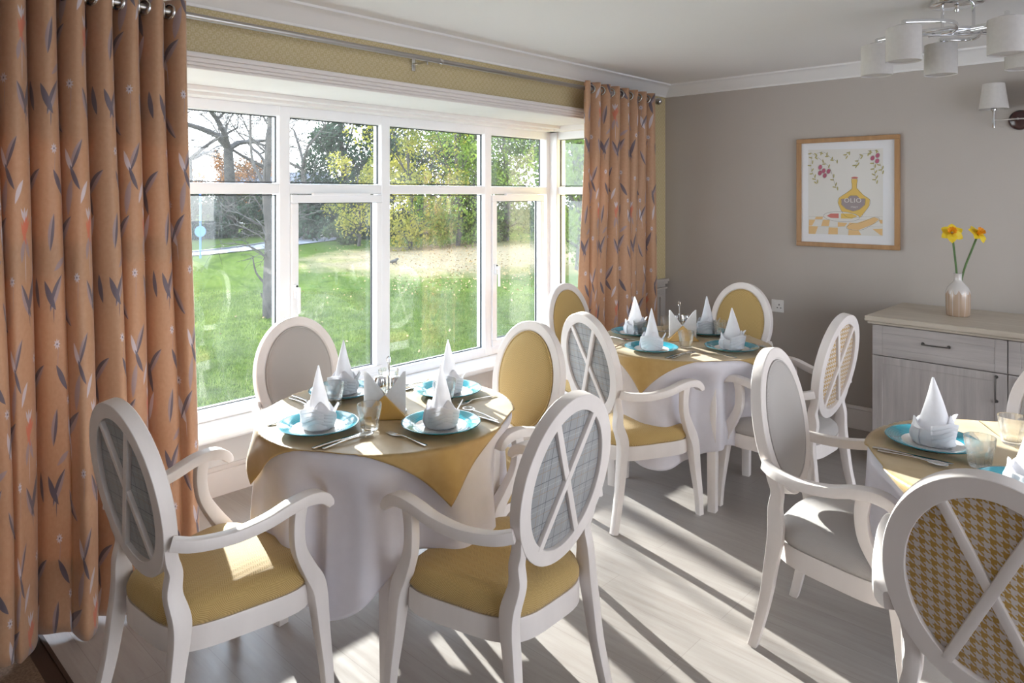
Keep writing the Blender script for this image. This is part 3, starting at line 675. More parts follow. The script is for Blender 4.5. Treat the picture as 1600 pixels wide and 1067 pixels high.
# settings: table, direction of the side from the table centre, side wording
SET = [(0, 180, 'at the left side of the left table, next to the curtain'), (0, 270, 'at the near right of the left table, centre foreground'), (0, 90, 'at the back of the left table, before the grey oval chair'), (0, 0, 'at the far right of the left table, before the mustard oval chair'),
       (1, 180, 'at the near left of the corner table, before the sunlit mustard seat'), (1, 270, 'at the near right of the corner table'), (1, 90, 'at the far left of the corner table, by the right curtain'), (1, 0, 'at the back of the corner table, before the wall-side chair'),
       (2, 90, 'on the left edge of the right table, nearest the grey armchair'), (2, 180, 'on the right table, just above the houndstooth chair back')]
rr = random.Random(5)
for ti, sd_, words in SET:
    (tx, ty) = TABS[ti][0]; a = radians(sd_); rz = a+pi/2       # local +y points to the centre
    def loc(lx, ly, z=ZC): c_, s_ = cos(rz), sin(rz); return (tx+lx*c_-ly*s_, ty+lx*s_+ly*c_, z)
    R0 = {(2, 180): -.24, (2, 90): -.285}.get((ti, sd_), -.295)
    place(plate, loc(0, R0), rr.random()*6, 'turquoise rimmed plate '+words, 'plate', 'turquoise rimmed dinner plates')
    place(napk, loc(0, R0-.0, ZC+.0035), {(0,180): -2.2, (0,270): -2.0, (0,90): -2.3, (0,0): -2.1}.get((ti, sd_), -2.1+rr.uniform(-.5, .5)), 'white pointed napkin '+words, 'napkin', 'peaked white napkins')
    place(fork, loc(-.165+rr.uniform(-.01,.01), -.305), rz+rr.uniform(-.08,.08), 'fork '+words, 'fork', 'forks')
    place(knife, loc(.158, -.31), rz+rr.uniform(-.05,.05), 'knife '+words, 'knife', 'knives')
    place(spoon, loc(.185, -.30, ZC+.0008), rz+rr.uniform(-.12,.02), 'spoon '+words, 'spoon', 'spoons')
GL = [(0,-.183,-.136,'glass tumbler at the front of the left table, before the gold napkin triangle'), (0,-.121,.183,'glass tumbler on the left table right of the left-hand napkins'), (0,.205,-.085,'glass tumbler half hidden behind the central napkin of the left table'), (0,.15,.20,'glass tumbler behind the paper napkins on the left table'),
      (1,-.031,.235,'glass tumbler at the far left of the corner table, before a napkin'), (1,-.130,-.105,'glass tumbler at the front of the corner table, before the gold triangle'), (1,.20,.20,'glass tumbler at the back of the corner table left of the cruets'), (1,.27,-.10,'glass tumbler on the corner table behind the near right napkin'),
      (2,-.11,.139,'glass tumbler on the right table beside the knife and plate'), (2,.185,.10,'glass tumbler at the right picture edge on the right table')]
for ti, dx, dy, lb in GL: place(tumbler, (TABS[ti][0][0]+dx, TABS[ti][0][1]+dy, ZC), rr.random(), lb, 'glass', 'faceted glass tumblers')

# paper napkins with a gold triangle in front
def napkin_stand():
    t = thing('napkin_holder', '', 'napkin holder')
    out = [(-.075,0), (.075,0), (.075,.168), (.066,.166), (0,.078), (-.066,.166), (-.075,.168)]
    RX = Matrix.Rotation(pi/2, 4, 'X')
    for k in range(5):
        m = MB(); y = .006+k*.0045; o_ = [(x*(1-.02*k), z-.003*k if z > .1 else z) for x, z in out]
        m.prism(o_, -.0012, .0012, Matrix.Translation((0, y, 0)) @ RX); m.build('paper_napkin', M_paper, t, smooth=0)
    m = MB(); m.add([(-.088,-.02,0), (.088,-.02,0), (0,-.001,.084), (-.085,.034,0), (.085,.034,0), (0,.028,.08)], [(0,1,2), (4,3,5), (0,2,5,3), (1,4,5,2), (0,3,4,1)]); m.build('gold_triangle', M_goldn, t, smooth=0, bevel=.003)
    return t
ns = napkin_stand()
def cruet():
    t = thing('cruet_stand', '', 'cruet stand'); m = MB(); m.lathe([(.001,0), (.052,0), (.054,.003), (.052,.006), (.001,.006)], 32, sx=1.25); m.build('tray', M_chrome, t)
    m = MB(); m.tube([(0,0,.005), (0,0,.180)], .0035, 8); m.tube([(.006*cos(a), 0, .190+.012*sin(a)) for a in (2*pi*k/16 for k in range(16))], .0022, 6, closed=True); m.build('handle', M_chrome, t)
    for s in (-1, 1):
        m = MB(); m.tube([(s*.032+.0265*cos(2*pi*k/20), .0265*sin(2*pi*k/20), .03) for k in range(20)], .0016, 6, closed=True); m.build('ring', M_chrome, t)
    return t
cs = cruet()
def shaker():
    t = thing('salt_shaker', '', 'shaker'); m = MB(); m.lathe([(.001,0), (.021,0), (.0225,.003), (.0225,.082), (.021,.090), (.0195,.090), (.0205,.082), (.0205,.006), (.001,.005)], 28); m.build('glass_body', M_glass, t)
    m = MB(); m.lathe([(.0225,.086), (.0235,.088), (.0235,.113), (.020,.121), (.010,.124), (.001,.1245)], 28); m.build('cap', M_chrome, t); return t
sh = shaker()
VA = HEAD-pi/2            # boards stand square to the room's diagonal
tcd = [(1.525, 2.05), (3.455, 1.95)]
for i in range(2):
    x_, y_ = tcd[i]; nm = LT[i]; f_ = Vector((FW[0], FW[1], 0)); r_ = Vector((RT[0], RT[1], 0))
    lb = 'white paper napkins behind gold triangle on the '+nm
    if i == 0: ns.location = (x_, y_, ZC); ns.rotation_euler = (0, 0, VA); tag(ns, lb, 'napkin holder', 'paper napkin displays')
    else: dup(ns, (x_, y_, ZC), VA, lb, 'paper napkin displays')
    p = Vector((x_, y_, ZC))+f_*.085; lb = 'chrome cruet stand behind the paper napkins on the '+nm
    if i == 0: cs.location = p; cs.rotation_euler = (0, 0, VA); tag(cs, lb, 'cruet stand', 'cruet stands')
    else: dup(cs, p, VA, lb, 'cruet stands')
    for s in (-1, 1):
        q = p+r_*.032*s+Vector((0, 0, .0065)); lb = ('left' if s < 0 else 'right')+' chrome capped shaker in the cruet stand on the '+nm
        if i == 0 and s < 0: sh.location = q; tag(sh, lb, 'shaker', 'salt and pepper shakers')
        else: dup(sh, q, 0, lb, 'salt and pepper shakers')
ob = thing('oil_bottle', 'small glass bottle of yellow oil beside the shakers on the corner table', 'bottle', Vector((3.455, 1.95, ZC))+f_*.16+r_*.045)
m = MB(); m.lathe([(.001,0), (.022,0), (.023,.003), (.023,.060), (.018,.075), (.012,.085), (.012,.10)], 24); m.build('glass_body', M_oil, ob); m = MB(); m.lathe([(.013,.098), (.013,.115), (.006,.122), (.001,.123)], 16); m.build('cap', M_chrome, ob)

# ------------------------------------------------------------------ sideboard, vase, daffodils
sb = thing('sideboard', 'pale grey ash sideboard with two drawers and two doors against the grey wall', 'sideboard', (4.975, 1.235, 0), radians(-2.0))
D_, L_, ZS = .66, 1.30, .868       # depth, length, height (local x 0 at the wall, -x to the room; y 0 far end, -y towards the viewer)
m = MB(); m.box(-D_+.02, -.01, -L_, -.02, .10, ZS-.045); m.build('carcass', M_sbv, sb, smooth=0, bevel=.002)
m = MB(); m.box(-D_-.03, 0, -L_-.02, .012, ZS-.030, ZS); m.box(-D_-.018, 0, -L_-.01, .0, ZS-.045, ZS-.030); m.build('worktop', M_sbtop, sb, smooth=0, bevel=.006)
XF = -D_+.02; half_ = (L_-.02-.0)/2
def panel_front(nm, ya, yb, z0, z1, mt):
    m = MB(); r = .052; m.box(XF-.018, XF, ya, yb, z0, z1)
    m.box(XF-.021, XF-.017, ya, ya+r, z0, z1); m.box(XF-.021, XF-.017, yb-r, yb, z0, z1); m.box(XF-.021, XF-.017, ya+r, yb-r, z0, z0+r*.8); m.box(XF-.021, XF-.017, ya+r, yb-r, z1-r*.8, z1)
    return m.build(nm, mt, sb, smooth=0, bevel=.0015)
def pull(par, p, vert):
    m = MB(); h = .062; a = [(-.004,-h,0), (-.022,-h,0), (-.026,-h*.8,0), (-.030,0,0), (-.026,h*.8,0), (-.022,h,0), (-.004,h,0)]
    pts = [(x, 0, y) if vert else (x, y, 0) for x, y, z in cr([(q[0], q[1], 0) for q in a], 4)]
    m.tube(pts, .0038, 8)
    for e_ in (-h, h):
        q = (-.004, 0, e_) if vert else (-.004, e_, 0); m.lathe([(.001,0), (.009,0), (.008,.004), (.001,.005)], 12); 
        # rose plate turned to face the room
        n_ = 12*4
        base = len(m.v)-n_
        for i in range(n_):
            x0_, y0_, z0_ = m.v[base+i]; m.v[base+i] = (q[0]+.004-z0_, q[1]+x0_, q[2]+y0_)
    o = m.build('handle', M_pewter, par); o.location = p; return o
M_pewter = mat('antique_pewter', (.16,.15,.14), .35, 1)[0]
G = .0025
for k in range(2):
    yb = -.02-k*half_-G; ya = -.02-(k+1)*half_+G; yc_ = (ya+yb)/2
    d = panel_front('drawer', ya, yb, .650, ZS-.050, M_sbh); pull(d, (XF-.020, yc_, .745), False)
    d = panel_front('door', ya, yb, .105, .645, M_sbv); pull(d, (XF-.020, (ya+.045) if k == 0 else (yb-.045), .565), True)
m = MB(); m.box(XF+.03, -.02, -L_+.01, -.03, .04, .10); m.build('plinth', M_sbv, sb, smooth=0)
for (a, b) in ((XF+.03, -.055), (XF+.03, -L_+.03), (-.06, -.055), (-.06, -L_+.03)):
    m = MB(); m.lathe([(.001,0), (.022,0), (.022,.1), (.001,.1)], 16, (a, b, 0)); m.build('foot', M_black, sb)

def vase_mat():
    m, t = mat('stoneware_two_tone', (.6,.5,.4), .25, coat=.4); v = t.coord('Object'); s = t.new('ShaderNodeSeparateXYZ'); t.l.new(v, s.inputs[0])
    an = t.math('ARCTAN2', s.outputs[1], s.outputs[0]); w = t.math('ABSOLUTE', t.math('COSINE', t.math('MULTIPLY', an, 6)))
    lim = t.math('ADD', t.math('MULTIPLY', w, -.028), .152); k = t.math('GREATER_THAN', s.outputs[2], lim); rib = t.math('LESS_THAN', w, .10)
    setcol(t, t.mix(t.math('MAXIMUM', k, rib), (.40,.29,.21), (.55,.52,.50))); return m
vz = thing('vase', 'beige stoneware bottle vase with white glazed neck on the sideboard', 'vase', (4.637, .879, ZS))
m = MB(); m.lathe([(.001,.0), (.052,0), (.057,.006), (.060,.05), (.061,.11), (.060,.135), (.052,.160), (.034,.182), (.022,.195), (.019,.205), (.0195,.235), (.022,.240), (.019,.240), (.016,.235), (.016,.20), (.001,.19)], 48, mod=lambda a, z: 1+.022*abs(cos(6*a)) if z < .15 else 1)
m.build('body', vase_mat(), vz, smooth=50)
M_stem = noisy('daffodil_stem', (.05,.11,.025), (.08,.16,.04), .5, 20)
M_petal = noisy('daffodil_petal', (.85,.60,.02), (.90,.70,.05), .5, 30, trans=.35)
M_trump = noisy('daffodil_trumpet', (.85,.30,.01), (.88,.42,.02), .5, 60, trans=.25)
def daffodil(label, tip, turn, nod):
    t = thing('daffodil', label, 'flower', (4.637, .879, ZS+.12), 0, 'daffodils in the stoneware vase')
    T = Vector(tip)
    pts = cr([(0,0,-.05), (T.x*.25, T.y*.25, T.z*.35), (T.x*.7, T.y*.7, T.z*.75), tuple(T)], 6)
    m = MB(); m.tube(pts, .0055, 8); m.build('stem', M_stem, t)
    Mx = Matrix.Translation(T) @ Matrix.Rotation(turn, 4, 'Z') @ Matrix.Rotation(nod, 4, 'Y')
    for k in range(6):
        m = MB(); w = k*pi/3
        def fn(u, v):
            l = v*.056; ww = .024*sin(pi*min(1, v*.93+.07))**.8; y = (u-.5)*2*ww; zz = .006*sin(v*4+k)-.010*v*v+.004*abs(u-.5)
            return Mx @ (Matrix.Rotation(w, 4, 'Z') @ Vector((l+.004, y, zz)))
        m.grid(fn, 6, 8); m.build('petal', M_petal, t, smooth=180)
    m = MB()
    def fn(u, v):
        a = 2*pi*u; r = (.011+.012*v**2)*(1+.10*v*sin(9*a)); return Mx @ Vector((r*cos(a), r*sin(a), .03*v))
    m.grid(fn, 54, 8); m.build('trumpet', M_trump, t, smooth=180)
    return t
L_v = -Vector((FW[0], FW[1], 0))
daffodil('left yellow daffodil in the stoneware vase, flower turned left', (-.02*RT[0]-.01, -.02*RT[1]+.03-.02, .350), atan2(-FW[1], -FW[0])-.5, 1.05)
daffodil('right yellow daffodil in the stoneware vase, leaning right', (.115*RT[0], .115*RT[1], .345), atan2(-FW[1], -FW[0])+.35, .85)

# ------------------------------------------------------------------ framed print
pc = thing('framed_picture', 'oak framed kitchen print with oil bottle and bread on the grey wall', 'picture', (DX-.003, 1.5875, 1.5685))
PW, PH = .653, .742
m = MB(); fw = .030
m.box(-.028, 0, -PW/2, PW/2, -PH/2, -PH/2+fw); m.box(-.028, 0, -PW/2, PW/2, PH/2-fw, PH/2); m.box(-.028, 0, -PW/2, -PW/2+fw, -PH/2+fw, PH/2-fw); m.box(-.028, 0, PW/2-fw, PW/2, -PH/2+fw, PH/2-fw)
m.build('frame', M_oak, pc, smooth=0, bevel=.003)
mount = MB().box(-.010, -.002, -PW/2+fw, PW/2-fw, -PH/2+fw, PH/2-fw).build('mount', mat('white_mount_card', (.76,.77,.80), .7)[0], pc, smooth=0)
# print plane: px coords measured on the print, u right (towards the viewer = -y), v up
def uvp(u, v, d=.0112): return Vector((-d, PW/2-u, -PH/2+v))
def pm(name, c): return mat(name, c, .8)[0]
P_pap, P_line, P_ol, P_pk, P_ye, P_or, P_gr, P_rd = pm('print_paper', (.70,.69,.66)), pm('ink_line', (.12,.11,.10)), pm('ink_olive', (.42,.38,.16)), pm('ink_pink', (.45,.13,.20)), pm('ink_yellow', (.72,.50,.14)), pm('ink_peach', (.74,.50,.24)), pm('ink_grey', (.33,.28,.29)), pm('ink_red', (.60,.20,.17))
def PX(x, y):   # zoomed photo crop (1014x1067 px) -> print metres
    u = (x-80)/(943-80)*PW; top = 95-(x-80)/863*47; bot = 985+(x-80)/863*38; return u, PH*(1-(y-top)/(bot-top))
def poly(m, pts, d):
    vs = [uvp(*PX(x, y), d) for x, y in pts]; n = len(vs); c = sum(vs, Vector())/n
    m.add([c]+vs, [(0, 1+(k+1) % n, 1+k) for k in range(n)])
def line(m, pts, w=.0018, d=.0122, closed=False):
    P = [uvp(*PX(x, y), d) for x, y in cr(pts, 4, closed)]; N = len(P)
    for k in range(N if closed else N-1):
        a, b = P[k], P[(k+1) % N]; t_ = (b-a)
        if t_.length < 1e-6: continue
        n_ = Vector((0, -t_.z, t_.y)).normalized()*w/2; m.add([a-n_, b-n_, b+n_, a+n_], [(0,1,2,3)])
art = MB(); poly(art, [(182,180), (810,165), (810,905), (182,885)], .0105); art = art.build('print', P_pap, mount, smooth=0)
mo, mp_, my, mr, mg, mp2, ml = MB(), MB(), MB(), MB(), MB(), MB(), MB()
def ell(cx, cy, a, b, r=0, n=18): return [(cx+a*cos(t)*cos(r)-b*sin(t)*sin(r), cy+a*cos(t)*sin(r)+b*sin(t)*cos(r)) for t in (2*pi*k/n for k in range(n))]
rp = random.Random(2)
def sprig(pts, n):
    line(ml, pts, .0012)
    P = cr(pts, 8)
    for k in range(n):
        q = P[int((k+.5)/n*(len(P)-1))]; s = 1 if k % 2 else -1; a = rp.uniform(.4, 1.2)*s+1.0
        poly(mo, ell(q[0]+12*s, q[1]+8, 17, 5.5, a), .0112+.0001*(k % 5))
sprig([(200,200), (290,260), (370,330), (410,450), (430,505)], 12); sprig([(215,230), (205,330), (240,410), (262,455)], 9); sprig([(255,210), (320,200), (380,245), (432,275)], 8)
sprig([(782,180), (735,185), (690,188)], 4); sprig([(720,205), (640,220), (600,290), (580,312)], 8); sprig([(735,280), (740,340), (750,400), (752,450)], 8); sprig([(785,290), (800,330), (798,365)], 4); sprig([(545,195), (520,205), (500,240)], 4)
for c_ in ((288,326), (286,374), (318,356), (328,396), (360,360), (727,248), (768,226), (764,273)):
    poly(mp_, ell(*c_, 15, 20, .4), .0116); line(ml, ell(*c_, 17, 22, .4, 12), .0010, closed=True)
bott = [(556,425), (604,425), (600,500), (655,560), (706,598), (700,650), (650,720), (628,745), (520,745), (470,690), (442,625), (450,585), (500,550), (560,505)]
poly(my, bott, .0111); line(ml, bott, .0014, closed=True); mcap = MB(); poly(mcap, ell(582, 414, 28, 9), .0113); mcap.build('stopper_shape', P_rd, art, smooth=0)
lab = [(470,595), (520,590), (545,565), (600,565), (625,590), (668,590), (665,640), (620,680), (570,695), (510,675), (472,640)]
poly(mg, lab, .0114); line(ml, lab, .001, closed=True)
poly(mp2, [(x, y) for x, y in ((540,792), (600,795), (740,745), (780,760), (740,800), (620,852), (530,850), (515,825))], .0113); line(ml, [(515,840), (560,800), (640,790), (740,745), (785,765), (720,810), (630,855)], .0012, closed=True)
dish = ell(470, 742, 152, 42, .05, 22); dp = MB(); poly(dp, dish, .01145); dp.build('dish', P_pap, art, smooth=0); line(ml, dish, .0014, closed=True)
poly(mr, [(345,735), (380,715), (448,715), (448,755), (380,752)], .0117); poly(my, [(468,715), (560,715), (605,738), (560,758), (468,757)], .0117)
for a in ([(185,820), (268,824), (245,888), (185,886)], [(362,832), (440,834), (440,890), (358,890)], [(530,852), (612,853), (636,895), (528,897)], [(728,845), (806,842), (806,898), (790,896)], [(188,768), (245,768), (215,818), (186,818)], [(312,768), (372,770), (362,822), (296,820)], [(250,742), (312,742), (308,764), (240,764)], [(440,788), (520,795), (500,822), (440,826)], [(776,768), (806,768), (806,800), (790,798)]):
    poly(mp2, a, .0109)
for y_ in (742, 768, 826): line(ml, [(184, y_), (500, y_), (806, y_)], .0006, .0108)
for nm, mm, mt in (('olive_leaves', mo, P_ol), ('berries', mp_, P_pk), ('oil_bottle_shape', my, P_ye), ('red_shapes', mr, P_rd), ('bottle_label', mg, P_gr), ('bread_and_tiles', mp2, P_or), ('ink_outline', ml, P_line)): mm.build(nm, mt, art, smooth=0)
def wtext(txt, x, y, size, mt, par, d=.0125, sp=1.0):
    cu = bpy.data.curves.new('lettering', 'FONT'); cu.body = txt; cu.size = size; cu.align_x = 'CENTER'; cu.space_character = sp; cu.extrude = .0002
    o = bpy.data.objects.new('lettering', cu); C.objects.link(o); dg = bpy.context.evaluated_depsgraph_get(); me = bpy.data.meshes.new_from_object(o.evaluated_get(dg)); bpy.data.objects.remove(o)
    me.materials.clear(); me.materials.append(mt); o = bpy.data.objects.new('lettering', me); C.objects.link(o); o.parent = par
    o.matrix_local = Matrix.Translation(uvp(*PX(x, y), d)) @ Matrix(((0,0,-1,0), (-1,0,0,0), (0,1,0,0), (0,0,0,1))); return o
wtext('OLIO', 566, 622, .042, P_pap, art, sp=1.15); wtext('ITALY', 580, 668, .017, P_pap, art, .0127)

# ------------------------------------------------------------------ wall socket
M_plast = mat('white_plastic', (.80,.79,.78), .3)[0]
so = thing('wall_socket', 'white switched power socket on the grey wall beside the mustard chair', 'power socket', (DX, 2.057, .757))
m = MB(); m.box(-.009, 0, -.044, .044, -.044, .044); m.build('plate', M_plast, so, smooth=0, bevel=.003)
m = MB(); m.box(-.013, -.009, .010, .026, .008, .030); m.build('switch', M_plast, so, smooth=0, bevel=.001)
for a, b, w_, h_ in ((-.012, .010, .003, .006), (-.024, -.012, .0045, .003), (0, -.012, .0045, .003)):
    m = MB(); m.box(-.0095, -.0088, a-w_, a+w_, b-h_, b+h_); m.build('pin_hole', M_black, so, smooth=0)

# ------------------------------------------------------------------ lights
M_shade = noisy('cream_fabric_shade', (.74,.71,.68), (.71,.68,.65), .9, 60, .2, 400, trans=.25)
ch = thing('ceiling_light', 'chrome swirl arm ceiling light with cream drum shades, upper right', 'ceiling light', W(1.99, 3.15, H))
m = MB(); m.lathe([(.001,0), (.105,0), (.108,-.004), (.106,-.016), (.10,-.020), (.001,-.020)], 40); m.build('ceiling_plate', M_chrome, ch)
m = MB(); m.lathe([(.001,-.020), (.011,-.022), (.006,-.030), (.011,-.040), (.008,-.050), (.001,-.052)], 16); m.build('knob', M_chrome, ch)
ZA = -.135; c0 = W(1.99, 3.15, 0)
def LW(l, d, z): p = W(l, d, 0)-c0; return Vector((p.x, p.y, z))
for l, d in ((1.925, 3.15), (2.065, 3.15)):
    m = MB(); m.tube([LW(l, d, -.018), LW(l, d, ZA)], .0065, 10); m.build('stem', M_chrome, ch)
SHD = [(1.70, 3.28), (1.63, 2.93), (1.985, 3.26), (1.955, 2.78), (2.25, 3.10), (2.38, 2.86)]
for k, (l, d) in enumerate(SHD):
    s0 = (1.925, 3.15) if k % 2 else (2.065, 3.15); dx, dy = l-s0[0], d-s0[1]; L0 = hypot(dx, dy); nx, ny = -dy/L0, dx/L0
    bow = .10 if k not in (2, 4) else -.12
    a = [LW(s0[0]-dx*.25, s0[1]-dy*.25, ZA), LW(s0[0]+dx*.2+nx*bow*.9, s0[1]+dy*.2+ny*bow*.9, ZA-.004*(k % 3)), LW(s0[0]+dx*.6+nx*bow, s0[1]+dy*.6+ny*bow, ZA-.008), LW(l, d, ZA-.012)]
    pts = cr([tuple(q) for q in a], 8); m = MB(); m.sweep([(*q, .010, .016) for q in pts], (0,0,1), ch=.2); ar = m.build('arm', M_chrome, ch, smooth=50)
    p = LW(l, d, 0)
    m = MB(); m.lathe([(.001,ZA-.008), (.008,ZA-.008), (.010,ZA-.025), (.030,ZA-.027), (.030,ZA-.036), (.001,ZA-.037)], 20, (p.x, p.y, 0)); m.build('lamp_holder', M_chrome, ar)
    zt = ZA-.038; m = MB(); m.lathe([(.012,zt-.002), (.064,zt), (.067,zt-.002), (.0675,zt-.140), (.065,zt-.141), (.0645,zt-.01), (.012,zt-.006)], 40, (p.x, p.y, 0)); m.build('lamp_shade', M_shade, ch)
    m = MB(); m.lathe([(.001,zt-.132), (.062,zt-.132), (.062,zt-.134), (.001,zt-.134)], 32, (p.x, p.y, 0)); m.build('diffuser', M_shade, ar)
wlp = thing('wall_light', 'twin arm wall light with tapered cream shade on dark round plate', 'wall light', (DX, .635, 1.985))
M_mahog = mat('dark_mahogany', (.045,.012,.012), .2, coat=.5)[0]
o = MB().lathe([(.001,.022), (.045,.021), (.054,.015), (.058,.006), (.058,0)], 40).build('wall_plate', M_mahog, wlp); o.rotation_euler = (0, -pi/2, 0)
m = MB(); m.tube([(-.02,0,0), (-.095,0,.0)], .007, 10); m.tube([(-.095,-.115,0), (-.095,.115,0)], .0042, 10); m.build('arm', M_chrome, wlp)
for s in (-1, 1):
    m = MB(); m.lathe([(.001,-.045), (.0075,-.043), (.008,-.01), (.0065,.0), (.0075,.055), (.015,.056), (.016,.085), (.001,.086)], 18, (-.095, s*.115, 0)); m.build('lamp_holder', M_chrome, wlp)
    m = MB(); m.lathe([(.073,.065), (.074,.067), (.055,.212), (.053,.212), (.071,.067)], 40, (-.095, s*.115, 0)); m.build('lamp_shade', M_shade, wlp)

# ------------------------------------------------------------------ garden beyond the bay window
GZ = -.30
def gz(l, d):
    return GZ + .05*noise.noise(Vector((l*.25, d*.25, 3))) + .25*smooth01((d-13)/14)*smooth01((l+7)/8)
def PXD(px, d): return (px-800)/1100*d
def lawn_mat():
    m, t = mat('autumn_lawn', (.1,.15,.04), 1, spec=0); v = t.coord('Object'); n = t.noise(v, .9, 6, .65); f = t.noise(v, 14, 5, .75); f2 = t.noise(v, 3.2, 4, .6)
    c = t.mix(t.rng(f, .35, .68), (.040,.072,.012), (.115,.148,.036)); c = t.mix(t.math('MULTIPLY', t.rng(f2, .55, .72), .6), c, (.022,.036,.010))
    s = t.new('ShaderNodeSeparateXYZ'); t.l.new(v, s.inputs[0])     # drift of pale fallen leaves, in the object's own axes
    dx = t.math('DIVIDE', t.math('SUBTRACT', s.outputs[0], -1.5), 4.6); dy = t.math('DIVIDE', t.math('SUBTRACT', s.outputs[1], 20.5), 4.8)
    r = t.math('ADD', t.math('MULTIPLY', dx, dx), t.math('MULTIPLY', dy, dy)); k = t.rng(t.math('ADD', r, t.math('MULTIPLY', n, 1.6)), 2.0, 1.1)
    c = t.mix(t.math('MULTIPLY', k, t.rng(f, .3, .6, .45, 1)), c, (.36,.27,.17)); setcol(t, c)
    t.l.new(t.bump(f, .9, .05), t.p.inputs['Normal']); return m
gnd = MB()
def gfn(u, v):
    d = 3.5+(v**1.7)*75; l = (-1.15+2.0*u)*d*.95; return Vector((l, d, gz(l, d)))
gnd.grid(gfn, 90, 90); g_o = gnd.build('lawn_ground', lawn_mat(), smooth=180)
g_o.location = (0, 0, 0); g_o.rotation_euler = (0, 0, HEAD-pi/2); struct(g_o)
m = MB(); m.box(-40, 40, -45, 4.2, GZ-.12, GZ-.06); m.box(-12, 18, -14, YB-.3, GZ, -.04); struct(m.build('ground_bounce', mat('pale_bounce_paving', (.42,.40,.38), .8)[0], smooth=0))  # unseen pale paving added behind the room to bounce daylight up
def WG(l, d, z=0): p = W(l, d, 0); p.z = gz(l, d)+z; return p
# grass blades near the window, fallen leaves
rg_ = random.Random(11); m = MB(); vs = []; fs = []
for k in range(52000):
    d = 4.6+rg_.random()**1.4*9; px = rg_.uniform(290, 920); l = PXD(px, d); p = W(l, d, gz(l, d))
    if p.y < 3.95: continue
    a = rg_.uniform(0, 2*pi); h_ = rg_.uniform(.02, .05); w_ = .004+.0006*d; o_ = len(vs)
    vs += [(p.x-w_*cos(a), p.y-w_*sin(a), p.z-.01), (p.x+w_*cos(a), p.y+w_*sin(a), p.z-.01), (p.x+rg_.uniform(-.03,.03), p.y+rg_.uniform(-.03,.03), p.z+h_)]; fs.append((o_, o_+1, o_+2))
m.add(vs, fs); tag(m.build('lawn_grass', noisy('grass_blades', (.135,.185,.042), (.075,.112,.024), .8, 3, trans=.4), smooth=0), 'short green grass of the lawn outside the bay window', 'grass', kind='stuff')
def leafcards(m, pts, size, rg_, flat=False):
    vs = []; fs = []
    for p in pts:
        s = size*rg_.uniform(.6, 1.3); n = Vector((rg_.gauss(0,1), rg_.gauss(0,1), rg_.gauss(0,1)+(3 if flat else 0))).normalized(); a = n.orthogonal().normalized(); b = n.cross(a)
        o_ = len(vs); vs += [p-a*s, p-b*s*.5, p+a*s, p+b*s*.5]; fs.append((o_, o_+1, o_+2, o_+3))
    m.add(vs, fs)
m = MB(); pts = []
for k in range(3000):
    d = rg_.gauss(20, 4); l = PXD(rg_.gauss(720, 90), d)
    if 13 < d < 32: pts.append(WG(l, d, .015))
for k in range(70):
    d = rg_.uniform(6, 14); pts.append(WG(PXD(rg_.uniform(300, 900), d), d, .02))
leafcards(m, pts, .032, rg_, True); tag(m.build('fallen_leaves', noisy('fallen_leaf', (.42,.27,.10), (.30,.19,.10), .9, 2), smooth=0), 'brown and yellow fallen leaves scattered over the lawn', 'leaves', kind='stuff')
# drive curving past the lawn
rp_ = cr([(PXD(230, 20.4), 20.6, 1.0), (PXD(300, 21.0), 21.2, 1.0), (PXD(360, 22.4), 22.6, 1.1), (PXD(430, 24.6), 24.8, 1.3), (PXD(490, 27.0), 27.0, 1.8), (PXD(560, 30.5), 30.5, 2.6), (PXD(620, 35), 35, 2.6)], 8)
m = MB(); kb = MB(); vs = []; ks = []
for i, q in enumerate(rp_):
    a = rp_[min(i+1, len(rp_)-1)]; b = rp_[max(i-1, 0)]; tx, ty = a[0]-b[0], a[1]-b[1]; L0 = hypot(tx, ty); nx, ny = -ty/L0, tx/L0
    for s in (0, 1): vs.append(WG(q[0]+nx*q[2]*s, q[1]+ny*q[2]*s, .03))
    for s, z in ((-.0, -.02), (-.0, .075), (-.10, .075), (-.10, -.02)): ks.append(WG(q[0]+nx*(q[2]-s), q[1]+ny*(q[2]-s), z))
N = len(rp_); m.add(vs, [(2*i, 2*i+1, 2*i+3, 2*i+2) for i in range(N-1)]); struct(m.build('trim_drive', noisy('pale_asphalt', (.23,.23,.25), (.18,.18,.20), .9, 6), smooth=0))
kb.rings([ks[4*i:4*i+4] for i in range(N)], 4); struct(kb.build('trim_kerb', noisy('kerb_stone', (.10,.10,.11), (.14,.14,.14), .9, 4), smooth=0))

